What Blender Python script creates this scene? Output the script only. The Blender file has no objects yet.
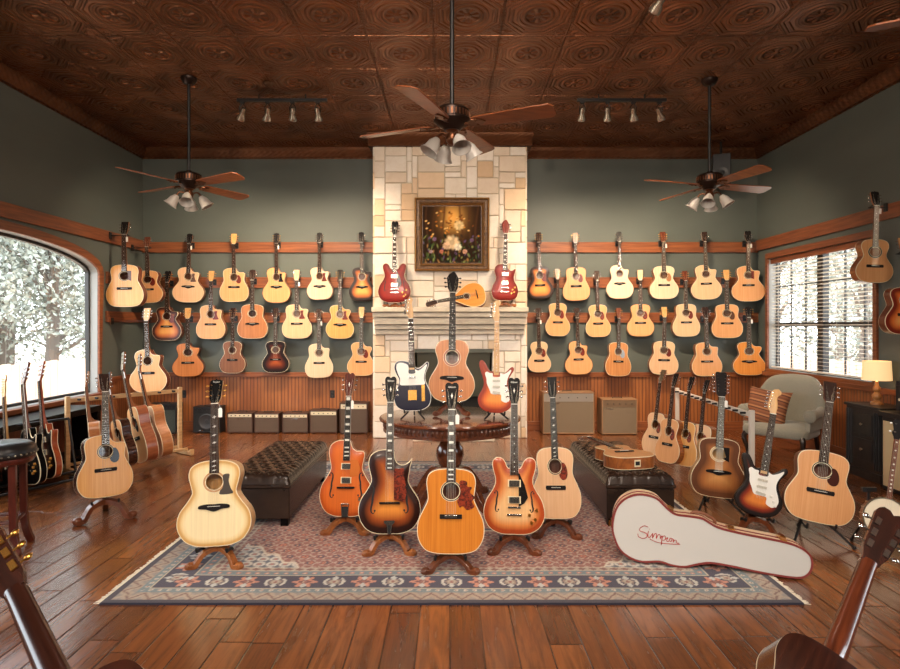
import bpy, bmesh, math, random
import numpy as np
from mathutils import Vector, Matrix, geometry
random.seed(7)
S = bpy.context.scene
COL = S.collection
PI = math.pi
F, HX, HY, EYE = 600.0, 450.0, 326.0, 1.58
WX, BY, FY, CH = 4.66, 9.1, -3.5, 4.26      # half width, back wall, front wall, ceiling height

def at(px, py, Y): return Vector(((px-HX)/F*Y, Y, EYE-(py-HY)/F*Y))
def floor_y(py, z=0.0): return F*(EYE-z)/(py-HY)
def lin(c):
    return tuple([(v/255/12.92 if v/255 <= .04045 else ((v/255+.055)/1.055)**2.4) for v in c])+(1.0,)

# ------------------------------------------------------------------ materials
MC = {}
def newmat(name):
    m = bpy.data.materials.new(name); m.use_nodes = True
    nt = m.node_tree; b = nt.nodes['Principled BSDF']
    return m, nt, b
def plain(name, col, rough=.5, metal=0, coat=0, spec=.5, emit=None, es=0, trans=0):
    if name in MC: return MC[name]
    m, nt, b = newmat(name)
    b.inputs['Base Color'].default_value = lin(col); b.inputs['Roughness'].default_value = rough
    b.inputs['Metallic'].default_value = metal; b.inputs['Coat Weight'].default_value = coat
    b.inputs['Coat Roughness'].default_value = .12
    b.inputs['Specular IOR Level'].default_value = spec
    b.inputs['Transmission Weight'].default_value = trans
    if emit: b.inputs['Emission Color'].default_value = lin(emit); b.inputs['Emission Strength'].default_value = es
    n = nt.nodes.new('ShaderNodeTexNoise'); n.inputs['Scale'].default_value = 60
    r = nt.nodes.new('ShaderNodeMapRange'); r.inputs[3].default_value = rough*.85; r.inputs[4].default_value = min(1, rough*1.15)
    nt.links.new(n.outputs['Fac'], r.inputs[0]); nt.links.new(r.outputs[0], b.inputs['Roughness'])
    MC[name] = m; return m
def math_(nt, op, a, b=None, c=None):
    n = nt.nodes.new('ShaderNodeMath'); n.operation = op
    for i, v in enumerate((a, b, c)):
        if v is None: continue
        if isinstance(v, (int, float)): n.inputs[i].default_value = v
        else: nt.links.new(v, n.inputs[i])
    return n.outputs[0]
def ramp(nt, fac, stops, interp='LINEAR'):
    r = nt.nodes.new('ShaderNodeValToRGB'); r.color_ramp.interpolation = interp
    e = r.color_ramp.elements
    while len(e) > 1: e.remove(e[-1])
    e[0].position = stops[0][0]; e[0].color = stops[0][1]
    for p, c in stops[1:]:
        k = e.new(p); k.color = c
    nt.links.new(fac, r.inputs[0]); return r.outputs[0]
def mix(nt, fac, a, b, mode='MIX'):
    n = nt.nodes.new('ShaderNodeMix'); n.data_type = 'RGBA'; n.blend_type = mode
    for i, v in ((0, fac), (6, a), (7, b)):
        if isinstance(v, (int, float)): n.inputs[i].default_value = v
        elif isinstance(v, tuple): n.inputs[i].default_value = v
        else: nt.links.new(v, n.inputs[i])
    return n.outputs[2]
def coords(nt, scale=(1, 1, 1), kind='Object', rot=(0, 0, 0)):
    t = nt.nodes.new('ShaderNodeTexCoord'); mp = nt.nodes.new('ShaderNodeMapping')
    mp.inputs['Scale'].default_value = scale; mp.inputs['Rotation'].default_value = rot
    nt.links.new(t.outputs[kind], mp.inputs[0]); return mp.outputs[0]
def noise(nt, vec, scale, detail=4, rough=.5, dist=0):
    n = nt.nodes.new('ShaderNodeTexNoise'); n.inputs['Scale'].default_value = scale
    n.inputs['Detail'].default_value = detail; n.inputs['Roughness'].default_value = rough; n.inputs['Distortion'].default_value = dist
    if vec is not None: nt.links.new(vec, n.inputs['Vector'])
    return n.outputs['Fac']
def bump(nt, b, h, strength=.3, dist=.002):
    n = nt.nodes.new('ShaderNodeBump'); n.inputs['Strength'].default_value = strength; n.inputs['Distance'].default_value = dist
    nt.links.new(h, n.inputs['Height']); nt.links.new(n.outputs[0], b.inputs['Normal']); nt.links.new(n.outputs[0], b.inputs['Coat Normal'])
def wood(name, c1, c2, scale=(60, 60, 3), rough=.35, coat=.3, bs=.1, n2=0, spec=.4):
    if name in MC: return MC[name]
    m, nt, b = newmat(name)
    v = coords(nt, scale); f = noise(nt, v, 1, 6, .6, .3)
    c = ramp(nt, f, [(.3, lin(c2)), (.68, lin(c1))])
    if n2:
        g = noise(nt, coords(nt, (4, 4, 1)), 3, 3)
        c = mix(nt, math_(nt, 'MULTIPLY', g, n2), c, lin(c2))
    nt.links.new(c, b.inputs['Base Color']); b.inputs['Roughness'].default_value = rough; b.inputs['Specular IOR Level'].default_value = spec
    b.inputs['Coat Weight'].default_value = coat; b.inputs['Coat Roughness'].default_value = .15
    if bs: bump(nt, b, f, bs, .002)
    MC[name] = m; return m
def burst(name, edge, mid, cen, w=.09, coat=.25):
    """sunburst lacquer: colour bands follow the distance to the rim of the top"""
    if name in MC: return MC[name]
    m, nt, b = newmat(name)
    a = nt.nodes.new('ShaderNodeAttribute'); a.attribute_name = 'edge'
    d = math_(nt, 'DIVIDE', a.outputs['Fac'], w)
    g = noise(nt, coords(nt, (90, 90, 2)), 1, 5)
    c = ramp(nt, d, [(0, lin(edge)), (.22, lin(edge)), (.5, lin(mid)), (.95, lin(cen))])
    c = mix(nt, .25, c, ramp(nt, g, [(.3, (.45, .45, .45, 1)), (.7, (1, 1, 1, 1))]), 'MULTIPLY')
    nt.links.new(c, b.inputs['Base Color']); b.inputs['Roughness'].default_value = .36; b.inputs['Specular IOR Level'].default_value = .3
    b.inputs['Coat Weight'].default_value = coat*.5; b.inputs['Coat Roughness'].default_value = .08
    MC[name] = m; return m

BLACK = plain('black lacquer', (9, 8, 8), .3, spec=.12)
BLACKM = plain('black painted metal', (20, 19, 19), .45)
CHROME = plain('chrome', (205, 203, 198), .18, 1)
NICKEL = plain('aged nickel', (150, 140, 122), .3, 1)
GOLD = plain('gold plating', (200, 150, 75), .28, 1)
CREAM = plain('cream binding', (232, 216, 180), .4)
WHITEP = plain('white plastic', (236, 232, 222), .35)
IVORY = plain('pearl inlay', (225, 222, 210), .25)
TORT = None
def tortoise():
    if 'tort' in MC: return MC['tort']
    m, nt, b = newmat('tortoiseshell plastic')
    f = noise(nt, coords(nt), 55, 3, .6, 1)
    nt.links.new(ramp(nt, f, [(.4, lin((58, 18, 12))), (.6, lin((140, 52, 28)))]), b.inputs['Base Color'])
    b.inputs['Roughness'].default_value = .3; b.inputs['Coat Weight'].default_value = .1
    MC['tort'] = m; return m
TORT = tortoise()
REDPG = plain('dark red pickguard', (112, 38, 24), .3)
BRPG = plain('brown pickguard', (92, 58, 38), .3)
BLPG = plain('black pickguard', (22, 18, 17), .25)
SILPG = plain('silver grey pickguard', (150, 160, 168), .25)
ROSE = wood('rosewood fingerboard', (62, 38, 27), (34, 20, 15), (120, 120, 6), .6, 0, .1, spec=.15)
EBONY = wood('ebony fingerboard', (34, 28, 26), (18, 15, 14), (120, 120, 6), .55, 0, .05, spec=.15)
MAPLE = wood('maple neck', (222, 175, 112), (196, 142, 82), (60, 60, 4), .3, .5)
MAHO = wood('mahogany', (120, 62, 36), (82, 38, 22), (70, 70, 4), .35, .4)
MAHOL = wood('light mahogany neck', (158, 100, 60), (122, 70, 40), (70, 70, 4), .35, .4)
DARKBR = wood('dark brown neck', (62, 30, 20), (34, 16, 12), (60, 60, 3), .25, .6)
KOA = wood('figured koa sides', (172, 100, 48), (108, 58, 28), (12, 12, 60), .3, .6)
STEELS = plain('string wire', (190, 180, 160), .35, 1)
TOPS = {
 'natural': wood('natural spruce top', (222, 164, 110), (208, 144, 90), (150, 30, 2), .36, .15, .03),
 'pale': wood('pale spruce top', (226, 184, 142), (214, 166, 122), (150, 30, 2), .36, .15, .03),
 'white': wood('white spruce top', (234, 198, 166), (224, 182, 146), (150, 30, 2), .36, .15, .03),
 'amber': wood('amber spruce top', (226, 150, 68), (204, 122, 48), (150, 30, 2), .34, .2, .03),
 'honey': wood('honey spruce top', (228, 170, 98), (210, 144, 72), (150, 30, 2), .34, .2, .03),
 'aged': wood('aged amber lacquered top', (216, 136, 50), (190, 108, 36), (130, 30, 2), .25, .5, .03, .25),
 'cedar': wood('cedar top', (204, 132, 76), (178, 106, 56), (150, 30, 2), .35, .3, .03),
 'tan': wood('tan mahogany top', (184, 120, 72), (154, 94, 54), (100, 30, 3), .35, .3, .03),
 'brown': wood('brown mahogany top', (136, 86, 54), (102, 60, 36), (90, 30, 3), .35, .3, .03),
 'darktan': wood('dark tan top', (206, 142, 84), (176, 112, 60), (100, 30, 3), .35, .3, .03),
 'blonde': burst('blonde top with faint amber rim', (206, 158, 92), (232, 202, 146), (242, 220, 172), .05),
 'sunorange': burst('orange brown sunburst', (70, 30, 14), (196, 100, 36), (236, 164, 78), .12),
 'sundark': burst('near black sunburst', (26, 12, 9), (96, 36, 18), (176, 84, 36), .17),
 'sunamber': burst('black rimmed amber sunburst', (30, 15, 10), (190, 100, 34), (240, 176, 84), .13),
 'suntop': burst('brown sunburst with orange centre', (44, 26, 20), (206, 118, 46), (240, 166, 80), .12),
 'sunbrown': burst('soft brown sunburst', (104, 60, 34), (176, 108, 56), (222, 158, 92), .17),
 'sunred': burst('cherry sunburst', (126, 36, 16), (214, 108, 44), (238, 168, 92), .13),
 'sunarch': burst('tobacco sunburst', (44, 18, 10), (150, 70, 26), (232, 146, 60), .16),
 'cherry': burst('cherry red lacquer', (112, 20, 10), (140, 28, 14), (150, 34, 18), .08),
 'flame': burst('iced tea sunburst', (176, 74, 30), (222, 136, 70), (240, 192, 134), .10),
 'orange': burst('orange stained top', (186, 82, 26), (206, 96, 32), (216, 108, 40), .06),
 'strat3': burst('three tone sunburst', (24, 12, 9), (140, 44, 18), (222, 128, 52), .10),
 'strat2': burst('amber cherry sunburst', (150, 46, 16), (214, 98, 34), (234, 148, 62), .10),
 'black': BLACK,
 'navy': plain('midnight blue lacquer', (18, 18, 40), .25, spec=.4),
}
# ------------------------------------------------------------------ mesh builder
class MB:
    def __init__(s): s.v = []; s.f = []; s.m = []; s.M = Matrix.Identity(4); s.att = None
    def add(s, vs, fs, mi=0):
        o = len(s.v); s.v += [tuple(s.M @ Vector(p)) for p in vs]
        s.f += [tuple(i+o for i in f) for f in fs]; s.m += [mi]*len(fs); return s
    def box(s, c, d, mi=0, R=None):
        x, y, z = d[0]/2, d[1]/2, d[2]/2
        P = [Vector((a*x, b*y, e*z)) for a in (-1, 1) for b in (-1, 1) for e in (-1, 1)]
        if R is not None: P = [R @ p for p in P]
        P = [p+Vector(c) for p in P]
        return s.add(P, [(0, 1, 3, 2), (4, 6, 7, 5), (0, 4, 5, 1), (2, 3, 7, 6), (0, 2, 6, 4), (1, 5, 7, 3)], mi)
    def prism(s, pts, y0, y1, mi=0, mi_side=None, ax='y'):
        """outline pts (a,b) in the xz plane extruded y0..y1 (ax='z': xy plane extruded in z, 'x': yz plane in x)"""
        n = len(pts); A = sum(pts[i][0]*pts[(i+1) % n][1]-pts[(i+1) % n][0]*pts[i][1] for i in range(n))
        if A < 0: pts = pts[::-1]
        def P(a, b, h): return (a, h, b) if ax == 'y' else ((a, b, h) if ax == 'z' else (h, a, b))
        v = [P(a, b, y0) for a, b in pts]+[P(a, b, y1) for a, b in pts]
        s.add(v, [tuple(range(n)), tuple(range(2*n-1, n-1, -1))], mi)
        o = len(s.v)-2*n; k = mi if mi_side is None else mi_side
        for i in range(n):
            j = (i+1) % n; s.f.append((o+i, o+n+i, o+n+j, o+j)); s.m.append(k)
        return s
    def lathe(s, prof, c=(0, 0, 0), seg=20, mi=0, R=None, caps=True):
        v = []; f = []; n = len(prof)
        for i in range(seg):
            a = 2*PI*i/seg
            for r, z in prof:
                p = Vector((r*math.cos(a), r*math.sin(a), z))
                if R is not None: p = R @ p
                v.append(p+Vector(c))
        for i in range(seg):
            j = (i+1) % seg
            for k in range(n-1): f.append((i*n+k, j*n+k, j*n+k+1, i*n+k+1))
        if caps:
            if prof[0][0] > 1e-5: f.append(tuple(i*n for i in range(seg))[::-1])
            if prof[-1][0] > 1e-5: f.append(tuple(i*n+n-1 for i in range(seg)))
        return s.add(v, f, mi)
    def tube(s, path, r, seg=8, mi=0, flat=None):
        """round tube (r a number or list); flat=(w,h) sweeps a rectangle instead"""
        P = [Vector(p) for p in path]; n = len(P); v = []; f = []
        up = Vector((0, 0, 1))
        prev = None
        for i in range(n):
            t = (P[min(i+1, n-1)]-P[max(i-1, 0)]).normalized()
            if prev is None:
                a = t.cross(up)
                if a.length < .1: a = t.cross(Vector((0, 1, 0)))
            else: a = prev-t*prev.dot(t)
            a.normalize(); prev = a; b = a.cross(t)
            rr = r[i] if isinstance(r, (list, tuple)) else r
            if flat is None:
                for k in range(seg):
                    th = 2*PI*k/seg; v.append(P[i]+(a*math.cos(th)+b*math.sin(th))*rr)
            else:
                w, h = flat; w *= rr; h *= rr
                for (x, y) in ((-.5, -.5), (.5, -.5), (.5, .5), (-.5, .5)): v.append(P[i]+a*x*w+b*y*h)
        if flat is not None: seg = 4
        for i in range(n-1):
            for k in range(seg):
                l = (k+1) % seg; f.append((i*seg+k, i*seg+l, (i+1)*seg+l, (i+1)*seg+k))
        f.append(tuple(range(seg))[::-1]); f.append(tuple((n-1)*seg+k for k in range(seg)))
        return s.add(v, f, mi)
    def ball(s, c, r, mi=0, seg=12, sc=(1, 1, 1)):
        pr = [(max(1e-6, math.sin(PI*i/8)), -math.cos(PI*i/8)) for i in range(9)]
        pr[0] = (0, -1); pr[-1] = (0, 1)
        return s.lathe([(a*r, b*r) for a, b in pr], c, seg, mi, Matrix.Diagonal(sc))
    def build(s, name, mats, parent=None, bevel=0, angle=40, smooth=True):
        me = bpy.data.meshes.new(name); me.from_pydata(s.v, [], s.f)
        if not isinstance(mats, (list, tuple)): mats = [mats]
        for m in mats: me.materials.append(m)
        me.polygons.foreach_set('material_index', s.m)
        bm = bmesh.new(); bm.from_mesh(me); bmesh.ops.remove_doubles(bm, verts=bm.verts, dist=1e-6)
        bmesh.ops.recalc_face_normals(bm, faces=bm.faces); bm.to_mesh(me); bm.free()
        if smooth:
            me.polygons.foreach_set('use_smooth', [True]*len(me.polygons)); me.set_sharp_from_angle(angle=math.radians(angle))
        o = bpy.data.objects.new(name, me); COL.objects.link(o)
        if parent: o.parent = parent
        if bevel:
            b = o.modifiers.new('bevel', 'BEVEL'); b.width = bevel; b.segments = 2; b.limit_method = 'ANGLE'; b.harden_normals = True
        return o
def tag(o, label=None, cat=None, group=None, kind=None):
    for k, v in (('label', label), ('category', cat), ('group', group), ('kind', kind)):
        if v: o[k] = v
    return o
def empty(name, loc=(0, 0, 0), rz=0, label=None, cat=None, group=None):
    o = bpy.data.objects.new(name, None); COL.objects.link(o); o.empty_display_size = .05
    o.location = loc; o.rotation_euler = (0, 0, rz); return tag(o, label, cat, group)
def struct(o): o['kind'] = 'structure'; return o
def copy_tree(o, parent=None):
    c = o.copy(); COL.objects.link(c)
    if parent: c.parent = parent
    for ch in list(o.children): copy_tree(ch, c)
    return c
def inst(name, mesh_obj_data, parent, loc=(0, 0, 0), rot=(0, 0, 0), sc=(1, 1, 1)):
    o = bpy.data.objects.new(name, mesh_obj_data); COL.objects.link(o); o.parent = parent
    o.location = loc; o.rotation_euler = rot; o.scale = sc; return o

def crspline(pts, per=6, closed=True):
    out = []; n = len(pts)
    rng = range(n) if closed else range(n-1)
    for i in rng:
        if closed: p0, p1, p2, p3 = (pts[(i-1) % n], pts[i], pts[(i+1) % n], pts[(i+2) % n])
        else: p0, p1, p2, p3 = pts[max(i-1, 0)], pts[i], pts[i+1], pts[min(i+2, n-1)]
        for k in range(per):
            t = k/per
            out.append(tuple(.5*((2*p1[d])+(-p0[d]+p2[d])*t+(2*p0[d]-5*p1[d]+4*p2[d]-p3[d])*t*t+(-p0[d]+3*p1[d]-3*p2[d]+p3[d])*t**3) for d in range(len(p1))))
    if not closed: out.append(tuple(pts[-1]))
    return out

# ------------------------------------------------------------------ guitar outlines (mm, x right, z up from the tail)
H_DREAD = [(0, 0), (80, 3), (145, 22), (185, 75), (197, 135), (190, 195), (163, 258), (141, 305), (137, 335), (142, 380), (146, 425), (134, 468), (100, 493), (50, 503)]
H_JUMBO = [(0, 0), (90, 4), (160, 32), (203, 88), (216, 150), (200, 215), (160, 272), (133, 317), (130, 345), (142, 395), (150, 440), (138, 487), (100, 515), (50, 527)]
H_OM = [(0, 0), (85, 3), (145, 27), (182, 78), (194, 132), (183, 190), (150, 245), (123, 292), (119, 320), (130, 368), (141, 410), (132, 452), (100, 478), (50, 488)]
H_PARLOR = [(0, 0), (80, 4), (135, 30), (168, 80), (176, 128), (164, 180), (135, 230), (112, 272), (108, 298), (118, 340), (130, 380), (124, 420), (96, 450), (50, 462)]
def sym(h, top):
    r = [(x, z) for x, z in h]; return r+[(0, top)]+[(-x, z) for x, z in h[:0:-1]]
def cutaway(h, top, sharp=False):
    k = [p for p in h if p[1] < top*.72]
    zt = top
    horn = [(142, zt*.76), (146, zt*.815), (136, zt*.858), (110, zt*.868), (78, zt*.868), (50, zt*.90), (34, zt*.95), (26, zt*.995)]
    if sharp: horn = [(138, zt*.74), (142, zt*.79), (150, zt*.84), (156, zt*.885), (151, zt*.893), (128, zt*.845), (92, zt*.82), (58, zt*.835), (36, zt*.89), (28, zt*.99)]
    return k+horn+[(0, top)]+[(-x, z) for x, z in h[:0:-1]]
SHAPES = {
 'dread': (sym(H_DREAD, 505), 505), 'dreadcut': (cutaway(H_DREAD, 505), 505),
 'jumbo': (sym(H_JUMBO, 530), 530), 'jumbocut': (cutaway(H_JUMBO, 525), 525),
 'om': (sym(H_OM, 490), 490), 'omcut': (cutaway(H_OM, 490), 490), 'parlor': (sym(H_PARLOR, 463), 463),
 'arch': (cutaway(H_JUMBO, 525, True), 525), 'gretsch': (cutaway(H_JUMBO, 520), 520),
 'semi': (sym([(0, 0), (90, 4), (160, 35), (198, 90), (204, 145), (186, 208), (150, 262), (129, 302), (127, 338), (139, 378), (147, 412), (145, 443), (127, 463), (101, 468), (76, 458), (60, 438), (50, 415), (38, 402), (27, 404)], 408), 414),
 'single': ([(0, 0), (80, 3), (140, 30), (167, 85), (168, 130), (150, 185), (122, 232), (112, 268), (118, 305), (130, 340), (136, 366), (122, 378), (92, 358), (60, 362), (38, 390), (27, 430), (0, 436),
             (-40, 436), (-92, 424), (-125, 395), (-136, 350), (-124, 308), (-112, 268), (-122, 232), (-150, 185), (-168, 130), (-167, 85), (-140, 30), (-80, 3)], 436),
 'strat': ([(0, 0), (60, 6), (120, 36), (155, 92), (152, 150), (128, 200), (112, 240), (116, 285), (138, 322), (156, 348), (161, 368), (150, 383), (128, 377), (100, 350), (68, 328), (40, 326), (27, 345), (0, 350), (-27, 350), (-48, 344),
            (-72, 362), (-90, 394), (-112, 426), (-137, 438), (-156, 426), (-159, 394), (-146, 350), (-128, 300), (-116, 250), (-126, 200), (-156, 150), (-168, 98), (-142, 42), (-80, 8)], 350),
 'tele': ([(0, 0), (80, 5), (140, 36), (163, 92), (157, 150), (132, 205), (116, 250), (120, 295), (138, 333), (150, 360), (149, 381), (134, 389), (112, 374), (84, 352), (52, 340), (28, 352), (0, 365), (-28, 392), (-60, 402), (-100, 406),
           (-135, 398), (-155, 372), (-157, 335), (-140, 292), (-118, 250), (-126, 205), (-156, 150), (-163, 92), (-140, 36), (-80, 5)], 365),
 'mando': ([(0, 0), (60, 6), (115, 40), (140, 100), (134, 165), (100, 230), (60, 285), (30, 325), (0, 335), (-30, 325), (-60, 285), (-100, 230), (-134, 165), (-140, 100), (-115, 40), (-60, 6)], 330),
}
HEADS = {
 'square': [(-22, 0), (-27, 14), (-33, 26), (-38, 150), (-37, 156), (37, 156), (38, 150), (33, 26), (27, 14), (22, 0)],
 'twelve': [(-24, 0), (-30, 14), (-36, 26), (-41, 215), (-30, 226), (0, 222), (30, 226), (41, 215), (36, 26), (30, 14), (24, 0)],
 'book': [(-22, 0), (-24, 12), (-32, 34), (-42, 150), (-38, 162), (-28, 172), (-12, 172), (0, 163), (12, 172), (28, 172), (38, 162), (42, 150), (32, 34), (24, 12), (22, 0)],
 'peak': [(-22, 0), (-28, 16), (-34, 34), (-39, 128), (-38, 150), (-26, 157), (-8, 157), (0, 166), (8, 157), (26, 157), (38, 150), (39, 128), (34, 34), (28, 16), (22, 0)],
 'point': [(-22, 0), (-28, 16), (-38, 34), (-48, 120), (-34, 146), (-8, 168), (8, 176), (22, 160), (38, 130), (46, 110), (38, 34), (28, 16), (22, 0)],
 'inline': [(-21, 0), (-23, 16), (-38, 34), (-43, 56), (-32, 160), (-14, 184), (16, 192), (36, 176), (38, 154), (22, 140), (13, 122), (22, 82), (26, 44), (21, 18), (21, 0)],
 'teleh': [(-21, 0), (-23, 16), (-34, 34), (-38, 56), (-26, 165), (-8, 180), (10, 176), (22, 160), (16, 142), (12, 122), (20, 82), (24, 44), (21, 18), (21, 0)],
 'banjo': [(-17, 0), (-22, 20), (-34, 45), (-26, 75), (-36, 110), (-38, 140), (-20, 158), (0, 150), (20, 158), (38, 140), (36, 110), (26, 75), (34, 45), (22, 20), (17, 0)],
 'mandoh': [(-15, 0), (-22, 20), (-26, 110), (-10, 122), (10, 122), (26, 110), (22, 20), (15, 0)],
}
PGS = {
 'tear': [(50, 22), (72, 22), (90, -8), (97, -52), (86, -88), (60, -98), (38, -82), (30, -58), (42, -46), (53, -18)],
 'tay': [(50, 38), (88, 44), (84, 2), (96, -44), (108, -76), (36, -80), (34, -58), (46, -42), (54, -12)],
 'hum': [(50, 60), (92, 58), (96, 28), (122, 24), (112, -8), (140, -34), (124, -62), (138, -92), (96, -112), (70, -90), (50, -96), (36, -58), (48, -36), (55, 0)],
 'slope': [(50, 30), (80, 34), (98, -4), (106, -56), (92, -96), (64, -92), (34, -58), (44, -44), (53, -16)],
 'heart': [(28, 60), (72, 60), (72, -62), (28, -40), (48, -20)],
}
PEG = {}
def peg_mesh(mat, side, button=None):
    k = (mat.name, side, button and button.name)
    if k in PEG: return PEG[k]
    m = MB(); s = side
    m.tube([(s*-.012, .007, 0), (s*.008, .007, 0)], .0028, 6)
    m.ball((s*.016, .007, 0), .0085, 1 if button else 0, 8, (1.15, .55, .85))
    m.lathe([(.0028, -.006), (.0035, 0), (.0028, .016), (0, .016)], (s*-.013, .0, 0), 8, 0, Matrix.Rotation(PI/2, 3, 'X'))
    m.lathe([(.0055, -.0), (.0055, .0015), (0, .002)], (s*-.013, -.0005, 0), 8, 0, Matrix.Rotation(PI/2, 3, 'X'))
    m.box((s*-.012, .0155, 0), (.014, .006, .022))
    o = m.build('tuning_peg', [mat, button or mat]); me = o.data; bpy.data.objects.remove(o); PEG[k] = me; return me
def offset(pts, d):
    n = len(pts); out = []
    A = sum(pts[i][0]*pts[(i+1) % n][1]-pts[(i+1) % n][0]*pts[i][1] for i in range(n))
    s = 1 if A > 0 else -1
    for i in range(n):
        a, b = pts[i-1], pts[(i+1) % n]; t = Vector((b[0]-a[0], b[1]-a[1]))
        if t.length < 1e-9: out.append(pts[i]); continue
        t.normalize(); out.append((pts[i][0]-t.y*s*d, pts[i][1]+t.x*s*d))
    return out
BODY = {}
def body_mesh(shape, d, hole, holez, arch, step=.013, slab=False):
    key = (shape, d, hole, holez, arch, step)
    if key in BODY: return BODY[key].copy()
    pts = [(x/1000, z/1000) for x, z in crspline(SHAPES[shape][0], 5)]
    A = sum(pts[i][0]*pts[(i+1) % len(pts)][1]-pts[(i+1) % len(pts)][0]*pts[i][1] for i in range(len(pts)))
    if A < 0: pts = pts[::-1]
    ins = offset(pts, .004); n = len(pts)
    P = np.array(ins); Q = np.roll(P, -1, 0)
    def dist(p):
        p = np.array(p); d_ = Q-P; t = np.clip(((p-P)*d_).sum(1)/((d_**2).sum(1)+1e-12), 0, 1)
        return float(np.sqrt((((P+d_*t[:, None])-p)**2).sum(1)).min())
    def inside(p):
        x, y = p; c = False
        for i in range(n):
            (x1, y1), (x2, y2) = ins[i], ins[(i+1) % n]
            if (y1 > y) != (y2 > y) and x < (x2-x1)*(y-y1)/(y2-y1)+x1: c = not c
        return c
    cv = [Vector(p) for p in ins]; ce = [(i, (i+1) % n) for i in range(n)]
    if hole:
        o = len(cv); k = 28
        cv += [Vector((hole*math.cos(2*PI*i/k), holez+hole*math.sin(2*PI*i/k))) for i in range(k)]
        ce += [(o+i, o+(i+1) % k) for i in range(k)]
    xs = np.arange(-.22, .221, step); zs = np.arange(.005, .54, step)
    for x in xs:
        for z in zs:
            p = (float(x), float(z))
            if inside(p) and dist(p) > step*.55 and (not hole or abs(math.hypot(x, z-holez)-hole) > step*.5): cv.append(Vector(p))
    res = geometry.delaunay_2d_cdt(cv, ce, [], 0, 1e-5)
    V2, F2 = res[0], res[2]
    yt, yb = -d/2, d/2
    v = []; f = []; mi = []; edge = []
    for p in V2:
        e = dist(p); edge.append(e); v.append((p.x, yt-arch*(1-math.exp(-e/.035)), p.y))
    for t in F2:
        cx = sum(V2[i].x for i in t)/3; cz = sum(V2[i].y for i in t)/3
        if not inside((cx, cz)): continue
        if hole and math.hypot(cx, cz-holez) < hole*.985: continue
        f.append(tuple(t)); mi.append(0)
    # rim: binding ring, sides, back
    o = len(v); rings = [(ins, yt), (pts, yt+.001), (pts, yt+.006), (pts, yb-.005), (pts, yb-.001), (offset(pts, .003), yb)]
    for ring, y in rings:
        for p in ring: v.append((p[0], y, p[1])); edge.append(0)
    for r in range(len(rings)-1):
        for i in range(n):
            j = (i+1) % n
            f.append((o+r*n+i, o+r*n+j, o+(r+1)*n+j, o+(r+1)*n+i)); mi.append(2 if r in (0, 1, 3) else 1)
    f.append(tuple(o+5*n+i for i in range(n))[::-1]); mi.append(1)
    if hole:      # inner lip of the sound hole
        o = len(v); k = 28
        for y in (yt, yt+.004):
            for i in range(k): v.append((hole*math.cos(2*PI*i/k), y, holez+hole*math.sin(2*PI*i/k))); edge.append(.2)
        for i in range(k): f.append((o+i, o+(i+1) % k, o+k+(i+1) % k, o+k+i)); mi.append(0)
    me = bpy.data.meshes.new('body'); me.from_pydata(v, [], f)
    me.polygons.foreach_set('material_index', mi)
    a = me.attributes.new('edge', 'FLOAT', 'POINT'); a.data.foreach_set('value', edge)
    bm = bmesh.new(); bm.from_mesh(me); bmesh.ops.remove_doubles(bm, verts=bm.verts, dist=2e-5)
    bmesh.ops.recalc_face_normals(bm, faces=bm.faces); bm.to_mesh(me); bm.free()
    me.polygons.foreach_set('use_smooth', [True]*len(me.polygons)); me.set_sharp_from_angle(angle=math.radians(35))
    BODY[key] = me; return me.copy()
def ring2(m, r0, r1, cz, y, mi=0, seg=32, cx=0, th=.001):
    v = []; f = []
    for i in range(seg):
        a = 2*PI*i/seg; c, s_ = math.cos(a), math.sin(a)
        v += [(cx+r0*c, y, cz+r0*s_), (cx+r1*c, y, cz+r1*s_), (cx+r1*c, y+th, cz+r1*s_)]
    for i in range(seg):
        j = (i+1) % seg; f += [(3*i, 3*i+1, 3*j+1, 3*j), (3*i+1, 3*i+2, 3*j+2, 3*j+1)]
    m.add(v, f, mi)
def fhole(m, cx, cz, y, s=1, mirror=1, mi=0):
    path = crspline([(.016, .062), (.006, .074), (-.006, .066), (-.008, .046), (-.001, .015), (.001, -.015), (.008, -.046), (.006, -.066), (-.006, -.074), (-.016, -.062)], 4, False)
    n = len(path); v = []; f = []
    for i, p in enumerate(path):
        a, b = path[max(i-1, 0)], path[min(i+1, n-1)]; t = Vector((b[0]-a[0], b[1]-a[1])).normalized()
        w = (.0016+.0045*math.sin(PI*i/(n-1))**1.5)*s
        for sg in (-1, 1): v.append((cx+mirror*(p[0]*s-t.y*w*sg), y, cz+p[1]*s+t.x*w*sg))
    for i in range(n-1): f.append((2*i, 2*i+1, 2*i+3, 2*i+2))
    m.add(v, f, mi)
    for q in (path[0], path[-1]):
        m.lathe([(.006*s, 0), (.006*s, .0006), (0, .0006)], (cx+mirror*q[0]*s*.9, y, cz+q[1]*s*.95), 10, mi, Matrix.Rotation(PI/2, 3, 'X'))
    m.box((cx, y, cz), (.018*s, .0006, .0018*s), mi)

ELEC = {'semi', 'single', 'strat', 'tele', 'arch', 'gretsch'}
FRETS = [1-2**(-k/12) for k in range(1, 23)]
def text_part(name, body, size, loc, mat, parent, rot=(PI/2, 0, 0), ext=.0004):
    cu = bpy.data.curves.new(name, 'FONT'); cu.body = body; cu.size = size; cu.align_x = 'CENTER'; cu.align_y = 'CENTER'; cu.extrude = ext; cu.resolution_u = 2
    t = bpy.data.objects.new('tmp', cu); COL.objects.link(t); dg = bpy.context.evaluated_depsgraph_get()
    me = bpy.data.meshes.new_from_object(t.evaluated_get(dg)); bpy.data.objects.remove(t)
    me.materials.clear(); me.materials.append(mat)
    o = bpy.data.objects.new(name, me); COL.objects.link(o); o.parent = parent; o.location = loc; o.rotation_euler = rot; return o

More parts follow.
